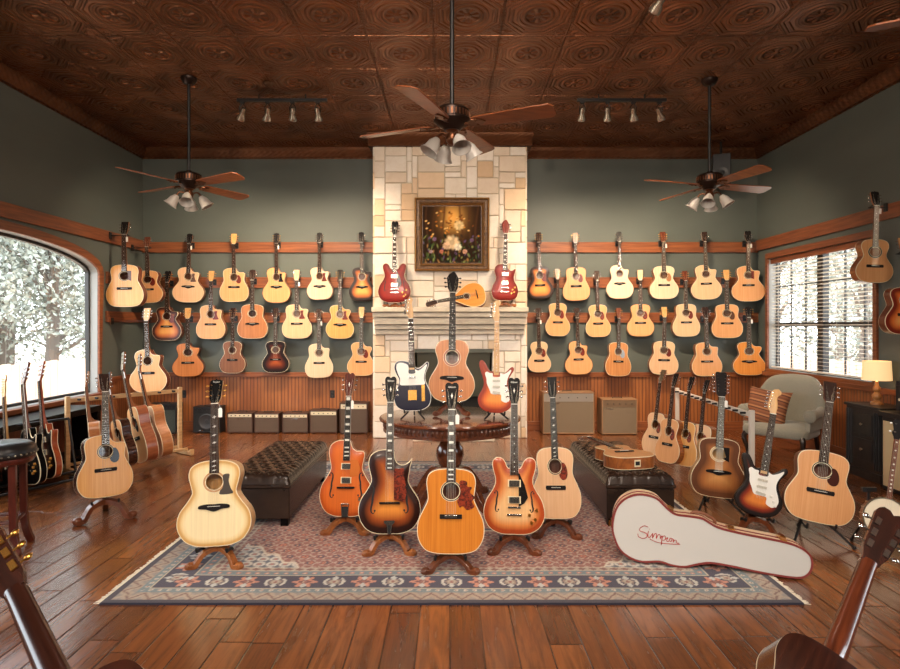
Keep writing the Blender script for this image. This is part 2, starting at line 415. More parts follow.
def guitar(name, label, cat='guitar', group=None, shape='dread', top='natural', side=None, binding=None, neck=None, fb=None, head='square', headcol=None, peg=None,
           pg=None, pgcol=None, hole=.05, rosette=None, inlay='dot', bridge='flat', hw=None, tagp=False, strings=6, logo=None, button=None, brcol=None, fine=False, d=None, burstneck=None):
    root = empty(name, label=label, cat=cat, group=group)
    L = SHAPES[shape][1]/1000; el = shape in ELEC
    side = side or MAHO; neck = neck or MAHOL; fb = fb or ROSE; binding = binding or CREAM; peg = peg or CHROME; headcol = headcol or ROSE
    if d is None: d = {'strat': .045, 'tele': .045, 'single': .05, 'semi': .046, 'arch': .082, 'gretsch': .07, 'mando': .06}.get(shape, .1)
    arch = {'arch': .014, 'gretsch': .01, 'semi': .01, 'single': .009}.get(shape, 0)
    if el: br = {'strat': .13, 'tele': .11, 'single': .15, 'semi': .165, 'arch': .195, 'gretsch': .20}[shape]; sl = .635; nut = br+sl; hole = 0
    elif shape == 'mando': br, sl = .09, .42; nut = br+sl; hole = .03
    else: nut = L+.36; sl = .645; br = nut-sl
    holez = br+.15 if shape != 'mando' else .2
    body = body_mesh(shape, d, hole, holez, arch, .010 if fine else .016)
    for m in (TOPS[top], side, binding): body.materials.append(m)
    b = bpy.data.objects.new('body', body); COL.objects.link(b); b.parent = root
    yt = -d/2; yi = yt-arch-.0008
    nl = min(holez+hole+.004, L-.02) if hole else {'strat': .335, 'tele': .345, 'single': .355, 'semi': .36, 'arch': .40, 'gretsch': .385}[shape]
    fy = yt-arch-(.002 if el else .0005) - (.006 if shape in ('arch', 'gretsch') else 0)
    # neck shaft with heel
    m = MB(); wn, wb = (.0215, .028) if shape != 'mando' else (.015, .02)
    heel = L-.002 if not el else {'strat': .345, 'tele': .36, 'single': .428, 'semi': .408, 'arch': .515, 'gretsch': .512}[shape]
    secs = [(nut+.004, wn, .02), (nut-.03, wn, .019), (heel+.09, wb*.96, .023), (heel+.05, wb*.97, .028), (heel+.022, wb*.9, .05 if not el else .034), (heel+.004, wb*.8, min(d*.92, .085)), (heel-.03 if el else heel-.004, wb*.8, min(d*.9, .085))]
    v = []; k = 9
    for z, w, dp in secs:
        for i in range(k):
            a = PI*i/(k-1); v.append((w*math.cos(a), fy+dp*math.sin(a)**.8 if 0 < i < k-1 else fy, z))
    f = [(r*k+i, r*k+i+1, (r+1)*k+i+1, (r+1)*k+i) for r in range(len(secs)-1) for i in range(k-1)]
    f += [(r*k+k-1, r*k, (r+1)*k, (r+1)*k+k-1) for r in range(len(secs)-1)]+[tuple(range(k)), tuple(range((len(secs)-1)*k, len(secs)*k))[::-1]]
    m.add(v, f); m.build('neck', neck, root, angle=50)
    # fingerboard with frets and markers
    m = MB(); v = [(-wb, fy, nl), (wb, fy, nl), (wn, fy, nut), (-wn, fy, nut)]+[(-wb, fy-.006, nl), (wb, fy-.006, nl), (wn, fy-.006, nut), (-wn, fy-.006, nut)]
    m.add(v, [(0, 1, 2, 3), (7, 6, 5, 4), (0, 4, 5, 1), (1, 5, 6, 2), (2, 6, 7, 3), (3, 7, 4, 0)])
    def wz(z): return wn+(wb-wn)*(nut-z)/(nut-nl)
    for k_, fr in enumerate(FRETS):
        z = nut-sl*fr
        if z < nl+.004: break
        m.box((0, fy-.0065, z), (2*wz(z)-.001, .0012, .0013), 1)
    m.box((0, fy-.004, nut), (2*wn, .01, .004), 2)
    zf = [nut]+[nut-sl*fr for fr in FRETS]
    for q in ((1,) if inlay == 'block' else ())+(3, 5, 7, 9, 12, 15, 17, 19, 21):
        if q >= len(zf) or zf[q] < nl+.006: continue
        zc = (zf[q]+zf[q-1])/2; hgt = zf[q-1]-zf[q]
        if inlay == 'dot':
            m.lathe([(.0035, 0), (.0035, .0008), (0, .0008)], (0, fy-.006, zc), 8, 2, Matrix.Rotation(PI/2, 3, 'X'))
        elif inlay == 'block': m.box((0, fy-.0062, zc), (wz(zc)*1.35, .0008, hgt*.62), 2)
        elif inlay == 'trap': m.prism([(-wz(zc)*.62, zc-hgt*.32), (wz(zc)*.5, zc-hgt*.25), (wz(zc)*.5, zc+hgt*.25), (-wz(zc)*.62, zc+hgt*.32)], fy-.0068, fy-.006, 2)
        elif inlay == 'fancy':
            m.prism([(-.008, zc), (-.003, zc+.003), (0, zc+hgt*.36), (.003, zc+.003), (.008, zc), (.003, zc-.003), (0, zc-hgt*.36), (-.003, zc-.003)], fy-.0068, fy-.006, 2)
            m.prism([(-.011, zc-.005), (.011, zc+.001), (.011, zc+.005), (-.011, zc-.001)], fy-.0067, fy-.006, 2)
    if fine and el and shape != 'strat' and shape != 'tele':
        for sx in (-1, 1): m.add([(sx*wb, fy-.006, nl), (sx*(wb+.0015), fy-.002, nl), (sx*(wn+.0015), fy-.002, nut), (sx*wn, fy-.006, nut)], [(0, 1, 2, 3)], 2)
    m.build('fretboard', [fb, CHROME, IVORY], root, angle=30)
    # headstock tilted back about the nut
    tilt = math.radians(4 if head in ('inline', 'teleh') else 13)
    hp = HEADS[head]; hs = 1.0
    m = MB(); m.M = Matrix.Translation((0, fy, nut+.002)) @ Matrix.Rotation(-tilt, 4, 'X')
    m.prism([(x/1000, z/1000) for x, z in hp], -.003 if head not in ('inline', 'teleh') else .002, .013, 0, 1)
    hm = m.build('headstock', [headcol, neck], root, bevel=.001 if fine else 0)
    RX = Matrix.Rotation(-tilt, 4, 'X')
    def hpos(x, y, z): return Vector((0, fy, nut+.002))+RX.to_3x3() @ Vector((x, y, z))
    posts = []
    def edgex(z, sgn):
        best = .03
        for i in range(len(hp)):
            (x1, z1), (x2, z2) = hp[i], hp[(i+1) % len(hp)]
            if (z1 <= z < z2 or z2 <= z < z1) and (x1+x2)*sgn > 0: best = abs(x1+(x2-x1)*(z-z1)/(z2-z1))/1000
        return best
    if head in ('inline', 'teleh'):
        for i in range(6): posts.append((-1, 44+i*23))
    elif strings == 12:
        for i in range(6):
            for s_ in (-1, 1): posts.append((s_, 42+i*31))
    elif shape == 'mando':
        for i in range(4):
            for s_ in (-1, 1): posts.append((s_, 28+i*24))
    else:
        for i in range(3):
            for s_ in (-1, 1): posts.append((s_, 48+i*(36 if head != 'banjo' else 40)))
    pp = []
    for s_, z in posts:
        ex = edgex(z, s_)
        inst('tuning_peg', peg_mesh(peg, s_, button), root, hpos(s_*ex, 0, z/1000), (-tilt, 0, 0)); pp.append(hpos(s_*(ex-.013), -.008, z/1000))
    if logo: text_part('logo', logo, .0165, hpos(0, -.0045, .142 if head != 'twelve' else .2), IVORY, root, (PI/2-tilt, 0, 0))
    if head == 'book' and fine:
        m = MB(); m.M = Matrix.Translation(hpos(0, -.0036, .085)) @ RX
        m.prism([(-.007, .0), (-.003, .006), (0, .02), (.003, .006), (.007, 0), (.003, -.006), (0, -.02), (-.003, -.006)], -.0008, 0)
        m.build('headstock_inlay', IVORY, root)
    # strings
    m = MB(); ns = 4 if head == 'banjo' else (strings if strings == 12 else (8 if shape == 'mando' else 6)); sy = fy-.0105
    brh = yi-.012 if not el else yi-.014
    if shape in ('arch', 'gretsch'): brh = yi-.022
    for i in range(ns):
        t = -1+2*i/(ns-1); x0 = t*wn*.82; x1 = t*.0265*(1 if shape != 'mando' else .7)
        m.tube([(x1, brh, br), (x0, sy+.002, nut)], .0005, 3)
        if ns <= 6 and pp:
            left = [p for p in pp if p.x < 0]; right = [p for p in pp if p.x > 0]
            if head in ('inline', 'teleh'): q = sorted(pp, key=lambda p: p.z)[i]
            elif i < ns/2: q = sorted(left, key=lambda p: p.z)[min(i, len(left)-1)]
            else: q = sorted(right, key=lambda p: -p.z)[min(i-ns//2, len(right)-1)]
            m.tube([(x0, sy+.002, nut), tuple(q)], .0005, 3)
    m.build('strings', STEELS, root, smooth=False)
    # acoustic furniture
    if hole:
        m = MB(); ring2(m, hole, hole+.004, holez, yt-.0009, 1); ring2(m, hole+.004, hole+(.015 if rosette else .01), holez, yt-.0008, 0); ring2(m, hole+(.015 if rosette else .01), hole+(.018 if rosette else .0125), holez, yt-.0009, 1)
        m.build('rosette', [rosette or ROSE, CREAM], root)
        m = MB(); bc = brcol or EBONY
        if shape == 'mando': m.box((0, yt-.006, br), (.1, .012, .008))
        elif bridge == 'flat': m.prism([(-.076, br-.016), (.076, br-.016), (.08, br), (.076, br+.014), (-.076, br+.014), (-.08, br)], yt-.008, yt-.0003); m.box((0, yt-.010, br), (.074, .005, .003), 1)
        elif bridge == 'wing': m.prism(crspline([(-.085, br+.006), (-.04, br+.014), (0, br+.012), (.04, br+.014), (.085, br+.006), (.088, br-.012), (.045, br-.018), (0, br-.032), (-.045, br-.018), (-.088, br-.012)], 4), yt-.008, yt-.0003); m.box((0, yt-.010, br), (.074, .005, .003), 1)
        else: m.box((0, yt-.006, br), (.13, .011, .026), 0); m.box((0, yt-.013, br+.002), (.072, .006, .012), 1)
        m.build('bridge', [bc, IVORY if bridge != 'box' else CHROME], root, bevel=.001 if fine else 0)
        if pg:
            m = MB(); m.prism([(x/1000, holez+z/1000) for x, z in crspline(PGS[pg], 4 if pg not in ('heart',) else 1)], yt-.0022, yt-.0004); m.build('pickguard', pgcol or TORT, root)
    def knob(x, z, mt=GOLD, r=.011):
        m = MB(); m.lathe([(r, 0), (r*.95, .014), (r*.8, .016), (0, .016)], (x, yi+.001, z), 14, 0, Matrix.Rotation(PI/2, 3, 'X')); m.build('control_knob', mt, root)
    def pickup(z, kind='hum', mt=CHROME, w=.068, hh=.036, rot=0):
        m = MB(); m.M = Matrix.Translation((0, yi, z)) @ Matrix.Rotation(rot, 4, 'Y')
        if kind == 'hum': m.box((0, -.003, 0), (w+.018, .008, hh+.008), 1); m.box((0, -.007, 0), (w, .012, hh))
        else: m.box((0, -.006, 0), (w, .012, .017))
        for i in range(6): m.lathe([(.002, 0), (.002, .001), (0, .001)], (-.026+.0104*i, -.013 if kind == 'hum' else -.012, (.01 if kind == 'hum' else 0)), 6, 2, Matrix.Rotation(PI/2, 3, 'X'))
        m.build('pickup', [mt, CREAM if kind == 'hum' else mt, CHROME], root, bevel=.0015)
    if el:
        if shape == 'strat':
            m = MB(); o_ = crspline([(34, 331), (62, 321), (100, 338), (130, 360), (134, 346), (112, 305), (98, 265), (99, 225), (116, 180), (128, 138), (118, 104), (90, 86), (62, 94), (45, 108), (42, 150), (-10, 152), (-46, 158), (-64, 195), (-86, 240), (-92, 285), (-104, 325), (-88, 342), (-60, 330), (-34, 328), (-30, 300), (30, 300)], 3)
            m.prism([(x/1000, z/1000) for x, z in o_], yi-.002, yi+.0002); m.build('pickguard', WHITEP, root)
            for z, r_ in ((.168, .12), (.215, 0), (.265, 0)): pickup(z, 'sc', plain('aged white cover', (196, 188, 170), .4), rot=r_)
            for x, z in ((.078, .165), (.094, .132), (.108, .104)): knob(x, z, WHITEP, .010)
        if shape == 'tele':
            m = MB(); o_ = crspline([(28, 330), (54, 320), (88, 336), (124, 366), (134, 358), (114, 306), (104, 255), (112, 212), (60, 205), (-60, 205), (-108, 212), (-106, 255), (-124, 300), (-138, 345), (-128, 380), (-90, 388), (-42, 372), (-28, 345), (-28, 300), (28, 300)], 3)
            m.prism([(x/1000, z/1000) for x, z in o_], yi-.002, yi+.0002); m.build('pickguard', WHITEP, root)
            m = MB(); m.box((0, yi-.002, .125), (.075, .005, .08)); m.build('bridge_plate', GOLD, root)
            m = MB(); m.box((.095, yi-.001, .14), (.028, .003, .13)); m.build('control_plate', GOLD, root)
            knob(.095, .15, GOLD, .009); knob(.095, .11, GOLD, .009); pickup(.265, 'sc', CHROME)
        if shape in ('semi', 'single', 'gretsch'):
            pickup(.21 if shape != 'gretsch' else .25, 'hum'); pickup(.31 if shape != 'gretsch' else .345, 'hum')
            ks = [(.105, .12), (.145, .095), (.12, .075), (.155, .15)] if shape == 'semi' else ([(.1, .13), (.13, .155), (.085, .085), (.12, .10)] if shape == 'single' else [(.12, .12), (.155, .15)])
            for x, z in ks: knob(x*.95, z, GOLD if shape != 'gretsch' else NICKEL, .0105)
        if shape in ('semi', 'single', 'arch', 'gretsch'):
            m = MB(); hb = .012 if shape in ('semi', 'single') else .022
            m.box((0, yi-hb/2, br), (.086 if el and shape not in ('arch', 'gretsch') else .14, hb, .011)); m.build('bridge', CHROME if shape in ('semi', 'single') else EBONY, root, bevel=.002)
        if shape in ('semi', 'single'):
            m = MB(); m.box((0, yi-.006, br-.045), (.1, .01, .013)); m.build('tailpiece', CHROME, root, bevel=.003)
        if shape in ('arch',):
            m = MB(); m.prism([(-.012, .004), (.012, .004), (.018, .06), (.036, .075), (.036, .088), (-.036, .088), (-.036, .075), (-.018, .06)], yi-.016, yi-.013); m.prism([(-.006, .012), (.006, .012), (.011, .06), (-.011, .06)], yi-.0165, yi-.0125, 1); m.build('tailpiece', [CHROME, BLACKM], root)
        if shape == 'gretsch':
            m = MB(); m.prism([(-.022, -.002), (.022, -.002), (.03, .07), (-.03, .07)], yi-.006, yi+.006, 1); m.tube([(-.028, yi-.012, .09), (.028, yi-.012, .09)], .006, 8)
            m.tube([(-.022, yi-.008, 0), (-.03, yi-.011, .09)], .005, 6); m.tube([(.022, yi-.008, 0), (.03, yi-.011, .09)], .005, 6); m.build('vibrato_tailpiece', [CHROME, BLACKM], root)
        if shape in ('semi', 'arch', 'gretsch'):
            for s_ in (-1, 1):
                m = MB(); fhole(m, s_*.118, .215 if shape != 'semi' else .2, yi+.0012 if shape != 'semi' else yi, 1.15 if shape != 'semi' else .85, s_); m.build('f_hole', BLACKM, root)
        if shape == 'arch':
            m = MB(); m.prism([(.03, .215), (.10, .20), (.118, .25), (.112, .30), (.098, .36), (.10, .41), (.03, .405)], yi-.012, yi-.010); m.build('pickguard', TORT, root)
        if shape == 'semi':
            m = MB(); m.prism([(.03, .17), (.066, .19), (.09, .225), (.07, .30), (.034, .37), (.028, .37)], yi-.006, yi-.004); m.build('pickguard', BLPG, root)
        if shape == 'gretsch':
            m = MB(); m.prism([(.03, .27), (.10, .28), (.115, .33), (.09, .39), (.03, .39)], yi-.008, yi-.006); m.build('pickguard', plain('gold plexi guard', (200, 110, 50), .2), root)
    if tagp:
        m = MB(); m.M = Matrix.Translation((wn+.012, fy-.004, nut-.06)); m.prism([(-.012, -.03), (.012, -.03), (.012, .022), (.005, .03), (-.005, .03), (-.012, .022)], -.0008, .0008); m.tube([(0, 0, .028), (-.01, 0, .065)], .0007, 4)
        m.build('price_tag', WHITEP, root)
    root['_len'] = (nut+.16*math.cos(tilt)) if shape != 'mando' else nut+.12
    if head in ('inline', 'teleh'): root['_len'] = nut+.185
    if strings == 12: root['_len'] = nut+.222
    xs_ = [p[0]/1000 for p in SHAPES[shape][0]]; root['_wid'] = max(xs_)-min(xs_); root['_d'] = d
    return root

def place(g, b, t, Y, lean=0, yaw=0, w=None, smul=None):
    """stand a guitar so that its tail and its headstock tip are seen where the photograph has them"""
    L = g['_len']; B = at(b[0], b[1], Y); u_y, u_z = math.sin(lean), math.cos(lean)
    k = (HY-t[1])/F
    s = (k*B.y+EYE-B.z)/(u_z-k*u_y)          # world height along the lean plane
    T = B+Vector((0, u_y, u_z))*s; T.x = (t[0]-HX)/F*T.y
    u = (T-B); ln = u.length; u.normalize()
    sc = ln/L
    x = Vector((1, 0, 0)); x = (x-u*x.dot(u)).normalized(); y = u.cross(x)
    R = Matrix((x, y, u)).transposed() @ Matrix.Rotation(yaw, 3, 'Z')
    sx = sc
    if w: sx = w/(F/Y)/g['_wid']; sx = max(sc*.86, min(sc*1.14, sx))
    M = R.to_4x4(); M.translation = B
    g.matrix_world = M @ Matrix.Diagonal((sx, sc, sc, 1))
    del g['_len']; del g['_wid']; del g['_d']
    g['_x'] = 0; del g['_x']
    return B, T, sc
def place3(g, B, T, yaw):
    L = g['_len']; u = Vector(T)-Vector(B); sc = u.length/L; u.normalize()
    x = Vector((1, 0, 0)); x = (x-u*x.dot(u)).normalized(); y = u.cross(x)
    R = Matrix((x, y, u)).transposed() @ Matrix.Rotation(yaw, 3, 'Z'); M = R.to_4x4(); M.translation = Vector(B)
    g.matrix_world = M @ Matrix.Diagonal((sc, sc, sc, 1))
    for k in ('_len', '_wid', '_d'): del g[k]
    return sc

# ================================================================== THE ROOM
def wall_mat():
    m, nt, b = newmat('sage grey painted plaster')
    f = noise(nt, coords(nt, kind='Generated'), 9, 4)
    nt.links.new(ramp(nt, f, [(.3, lin((83, 89, 82))), (.7, lin((91, 97, 90)))]), b.inputs['Base Color'])
    b.inputs['Roughness'].default_value = .55
    bump(nt, b, noise(nt, coords(nt), 120, 3), .08, .002); return m
M_WALL = wall_mat()
def bead_mat():
    m, nt, b = newmat('stained beadboard')
    t = nt.nodes.new('ShaderNodeTexCoord'); sp = nt.nodes.new('ShaderNodeSeparateXYZ'); nt.links.new(t.outputs['Object'], sp.inputs[0])
    s = math_(nt, 'ADD', sp.outputs[0], sp.outputs[1])
    fr = math_(nt, 'FRACT', math_(nt, 'DIVIDE', s, .052))
    d = math_(nt, 'ABSOLUTE', math_(nt, 'SUBTRACT', fr, .5))
    gro = ramp(nt, d, [(0, (0, 0, 0, 1)), (.05, (.1, .1, .1, 1)), (.14, (1, 1, 1, 1))])
    g = noise(nt, coords(nt, (30, 30, 1.6)), 1, 6, .65)
    pl = math_(nt, 'FLOOR', math_(nt, 'DIVIDE', s, .31)); w = nt.nodes.new('ShaderNodeTexWhiteNoise'); w.noise_dimensions = '1D'; nt.links.new(pl, w.inputs['W'])
    c = ramp(nt, g, [(.25, lin((124, 70, 36))), (.7, lin((178, 110, 60)))])
    c = mix(nt, math_(nt, 'MULTIPLY', w.outputs[0], .5), c, lin((112, 54, 26)))
    c = mix(nt, .75, c, gro, 'MULTIPLY')
    nt.links.new(c, b.inputs['Base Color']); b.inputs['Roughness'].default_value = .4; b.inputs['Coat Weight'].default_value = .2
    bump(nt, b, gro, .6, .004); return m
M_BEAD = bead_mat()
RAIL = wood('red brown rail wood', (156, 94, 54), (106, 56, 30), (3, 3, 40), .4, .25, .1)
RAILX = wood('red brown trim wood', (152, 90, 52), (104, 54, 30), (2, 40, 40), .4, .25, .1)
RAILY = wood('red brown side trim wood', (146, 84, 48), (98, 50, 28), (40, 2, 40), .4, .25, .1)
def copper(name, crown=False):
    m, nt, b = newmat(name)
    t = nt.nodes.new('ShaderNodeTexCoord'); sp = nt.nodes.new('ShaderNodeSeparateXYZ'); nt.links.new(t.outputs['Object'], sp.inputs[0])
    if not crown:
        c = .61
        u = math_(nt, 'SUBTRACT', math_(nt, 'FRACT', math_(nt, 'ADD', math_(nt, 'DIVIDE', sp.outputs[0], c), 20.25)), .5)
        v = math_(nt, 'SUBTRACT', math_(nt, 'FRACT', math_(nt, 'ADD', math_(nt, 'DIVIDE', sp.outputs[1], .72), 20.3)), .5)
        au, av = math_(nt, 'ABSOLUTE', u), math_(nt, 'ABSOLUTE', v)
        octm = math_(nt, 'MAXIMUM', math_(nt, 'MAXIMUM', au, av), math_(nt, 'MULTIPLY', math_(nt, 'ADD', au, av), .72))
        rad = math_(nt, 'SQRT', math_(nt, 'ADD', math_(nt, 'MULTIPLY', u, u), math_(nt, 'MULTIPLY', v, v)))
        g = lambda x: (x, x, x, 1)
        h1 = ramp(nt, octm, [(0, g(.2)), (.345, g(.2)), (.36, g(.9)), (.385, g(.9)), (.395, g(.35)), (.41, g(.35)), (.425, g(1)), (.455, g(1)), (.465, g(.3)), (.488, g(.3)), (.5, g(0))])
        sq = ramp(nt, math_(nt, 'MAXIMUM', au, av), [(.485, g(0)), (.495, g(.9)), (.5, g(.9))])
        h2 = ramp(nt, rad, [(0, g(1)), (.04, g(.8)), (.06, g(.1)), (.16, g(.15)), (.185, g(.8)), (.21, g(.8)), (.23, g(.1)), (.25, g(.1)), (.265, g(.6)), (.29, g(.6)), (.305, g(0))])
        an = nt.nodes.new('ShaderNodeMath'); an.operation = 'ARCTAN2'; nt.links.new(u, an.inputs[0]); nt.links.new(v, an.inputs[1])
        pet = math_(nt, 'MULTIPLY', math_(nt, 'SINE', math_(nt, 'MULTIPLY', an.outputs[0], 8)), .25)
        pm = ramp(nt, rad, [(0, g(0)), (.06, g(0)), (.08, g(1)), (.15, g(1)), (.17, g(0))])
        fl = noise(nt, t.outputs['Object'], 22, 2)
        hh = math_(nt, 'ADD', math_(nt, 'ADD', math_(nt, 'ADD', h1, sq), h2), math_(nt, 'MULTIPLY', pet, pm))
        om = ramp(nt, octm, [(.46, g(0)), (.47, g(1))])
        hh = math_(nt, 'ADD', hh, math_(nt, 'MULTIPLY', math_(nt, 'MULTIPLY', fl, om), 1.2))
    else:
        s = math_(nt, 'ADD', sp.outputs[0], sp.outputs[1])
        a = math_(nt, 'SINE', math_(nt, 'MULTIPLY', s, 70)); z = math_(nt, 'SINE', math_(nt, 'MULTIPLY', sp.outputs[2], 85))
        hh = math_(nt, 'ADD', math_(nt, 'MULTIPLY', a, z), noise(nt, coords(nt), 40, 3))
    n = noise(nt, coords(nt), 2.2, 6, .6)
    q = .8 if crown else 1
    nt.links.new(ramp(nt, n, [(.3, lin((104*q, 64*q, 40*q))), (.7, lin((146*q, 94*q, 60*q)))]), b.inputs['Base Color'])
    b.inputs['Metallic'].default_value = .7; b.inputs['Roughness'].default_value = .33 if not crown else .45
    bump(nt, b, hh, 1.0 if not crown else .5, .035 if not crown else .006); return m
M_TIN = copper('pressed copper ceiling tile'); M_CROWN = copper('stamped copper crown', True)
def floor_mat():
    m, nt, b = newmat('hand scraped walnut planks')
    t = nt.nodes.new('ShaderNodeTexCoord'); sp = nt.nodes.new('ShaderNodeSeparateXYZ'); nt.links.new(t.outputs['Object'], sp.inputs[0])
    W = .165
    row = math_(nt, 'FLOOR', math_(nt, 'DIVIDE', sp.outputs[0], W))
    wn = nt.nodes.new('ShaderNodeTexWhiteNoise'); wn.noise_dimensions = '1D'; nt.links.new(row, wn.inputs['W'])
    yy = math_(nt, 'ADD', math_(nt, 'DIVIDE', sp.outputs[1], 1.35), math_(nt, 'MULTIPLY', wn.outputs[0], 7.3))
    seg = math_(nt, 'FLOOR', yy)
    cb = nt.nodes.new('ShaderNodeCombineXYZ'); nt.links.new(row, cb.inputs[0]); nt.links.new(seg, cb.inputs[1])
    w2 = nt.nodes.new('ShaderNodeTexWhiteNoise'); w2.noise_dimensions = '2D'; nt.links.new(cb.outputs[0], w2.inputs['Vector'])
    dx = math_(nt, 'ABSOLUTE', math_(nt, 'SUBTRACT', math_(nt, 'FRACT', math_(nt, 'DIVIDE', sp.outputs[0], W)), .5))
    dy = math_(nt, 'ABSOLUTE', math_(nt, 'SUBTRACT', math_(nt, 'FRACT', yy), .5))
    g1 = ramp(nt, dx, [(.465, (1, 1, 1, 1)), (.495, (0, 0, 0, 1))]); g2 = ramp(nt, dy, [(.4965, (1, 1, 1, 1)), (.499, (0, 0, 0, 1))])
    gap = math_(nt, 'MULTIPLY', g1, g2)
    # grain, shifted per plank
    off = nt.nodes.new('ShaderNodeVectorMath'); off.operation = 'MULTIPLY_ADD'; nt.links.new(w2.outputs['Color'], off.inputs[0]); off.inputs[1].default_value = (9, 9, 9); nt.links.new(t.outputs['Object'], off.inputs[2])
    mp = nt.nodes.new('ShaderNodeMapping'); mp.inputs['Scale'].default_value = (14, 1.3, 1); nt.links.new(off.outputs[0], mp.inputs[0])
    gr = noise(nt, mp.outputs[0], 1.6, 8, .62, .8)
    mp2 = nt.nodes.new('ShaderNodeMapping'); mp2.inputs['Scale'].default_value = (120, 4, 1); nt.links.new(off.outputs[0], mp2.inputs[0])
    gf = noise(nt, mp2.outputs[0], 1, 4, .6)
    base = ramp(nt, w2.outputs['Value'], [(0, lin((82, 40, 20))), (.35, lin((118, 63, 32))), (.7, lin((144, 83, 43))), (1, lin((94, 46, 24)))])
    c = mix(nt, math_(nt, 'MULTIPLY', ramp(nt, gr, [(.42, (0, 0, 0, 1)), (.62, (1, 1, 1, 1))]), .75), base, lin((54, 27, 15)))
    c = mix(nt, math_(nt, 'MULTIPLY', gf, .25), c, lin((186, 118, 66)))
    c = mix(nt, 1.0, c, mix(nt, gap, lin((70, 45, 35)), (1, 1, 1, 1)), 'MULTIPLY')
    nt.links.new(c, b.inputs['Base Color'])
    r = ramp(nt, gr, [(.3, (.17, .17, .17, 1)), (.7, (.3, .3, .3, 1))]); nt.links.new(r, b.inputs['Roughness'])
    b.inputs['Coat Weight'].default_value = .38; b.inputs['Coat Roughness'].default_value = .18; b.inputs['Coat IOR'].default_value = 1.5
    mp3 = nt.nodes.new('ShaderNodeMapping'); mp3.inputs['Scale'].default_value = (7, 3, 1); nt.links.new(off.outputs[0], mp3.inputs[0])
    und = noise(nt, mp3.outputs[0], 1, 2)
    h = math_(nt, 'ADD', math_(nt, 'MULTIPLY', gap, 1.0), math_(nt, 'ADD', math_(nt, 'MULTIPLY', und, .9), math_(nt, 'MULTIPLY', gf, .12)))
    bump(nt, b, h, .38, .006); return m

def wall_plate(name, corners_fn, outer, holes, t0, t1, mats=None):
    """wall in its own plane with window openings: outer and holes are (a,b) loops, corners_fn maps (a,b,t)"""
    loops = [[Vector((a, b, 0)) for a, b in outer]]+[[Vector((a, b, 0)) for a, b in h] for h in holes]
    tris = geometry.tessellate_polygon(loops); pts = [p for l in loops for p in l]; n = len(pts)
    v = [corners_fn(p.x, p.y, t0) for p in pts]+[corners_fn(p.x, p.y, t1) for p in pts]
    f = [tuple(t) for t in tris]+[tuple(i+n for i in t[::-1]) for t in tris]; mi = [0]*len(f)
    o = 0
    for l in loops:
        k = len(l)
        for i in range(k): f.append((o+i, o+(i+1) % k, n+o+(i+1) % k, n+o+i)); mi.append(1 if o else 0)
        o += k
    m = MB(); m.v = [tuple(p) for p in v]; m.f = f; m.m = mi
    return struct(m.build(name, mats or [M_WALL, plain('painted window reveal', (150, 150, 146), .5)], smooth=False))
REC = lambda a0, a1, b0, b1: [(a0, b0), (a1, b0), (a1, b1), (a0, b1)]
def arch_loop(y0, y1, z0, zs, rise, n=28):
    c, h = (y0+y1)/2, (y1-y0)/2
    return [(y0, z0), (y1, z0)]+[(c+h*math.cos(PI*i/n), zs+rise*math.sin(PI*i/n)) for i in range(n+1)]
AW = arch_loop(4.27, 7.93, .70, 2.28, .30); AW2 = arch_loop(-1.6, 2.4, .70, 2.28, .30)
wall_plate('wall_left', lambda a, b, t: Vector((-WX-t, a, b)), REC(FY, BY, 0, CH), [AW, AW2], 0, .16)
RW = REC(6.58, 8.76, .96, 2.56); RW2 = REC(.6, 2.8, .96, 2.56)
wall_plate('wall_right', lambda a, b, t: Vector((WX+t, a, b)), REC(FY, BY, 0, CH), [RW, RW2], 0, .16)
wall_plate('wall_back', lambda a, b, t: Vector((a, BY+t, b)), REC(-WX-.16, WX+.16, 0, CH), [], 0, .16)
FWs = []
wall_plate('wall_front', lambda a, b, t: Vector((a, FY-t, b)), REC(-WX-.16, WX+.16, 0, CH), FWs, 0, .16)
m = MB(); m.box((0, (BY+FY)/2, -.05), (2*WX+.32, BY-FY+.32, .1)); struct(m.build('floor', floor_mat(), smooth=False))
m = MB(); m.box((0, (BY+FY)/2, CH+.05), (2*WX+.32, BY-FY+.32, .1)); struct(m.build('ceiling', M_TIN, smooth=False))
# crown moulding: stepped cove profile swept along each wall
CP = [(0, 0), (.012, 0), (.012, .018), (.03, .022), (.05, .05), (.085, .09), (.105, .125), (.105, .15), (0, .15)]
def crown_run(name, fn, a0, a1, off=CH-.15):
    m = MB(); n = len(CP); v = [fn(a, d, off+z) for a in (a0, a1) for d, z in CP]
    m.add(v, [(i, (i+1) % n, n+(i+1) % n, n+i) for i in range(n)]+[tuple(range(n)), tuple(range(n, 2*n))]); return m
struct(crown_run('t', lambda a, d, z: (a, BY-d, z), -WX, WX).build('trim_1', M_CROWN))
struct(crown_run('t', lambda a, d, z: (-WX+d, a, z), FY, BY).build('trim_2', M_CROWN))
struct(crown_run('t', lambda a, d, z: (WX-d, a, z), FY, BY).build('trim_3', M_CROWN))
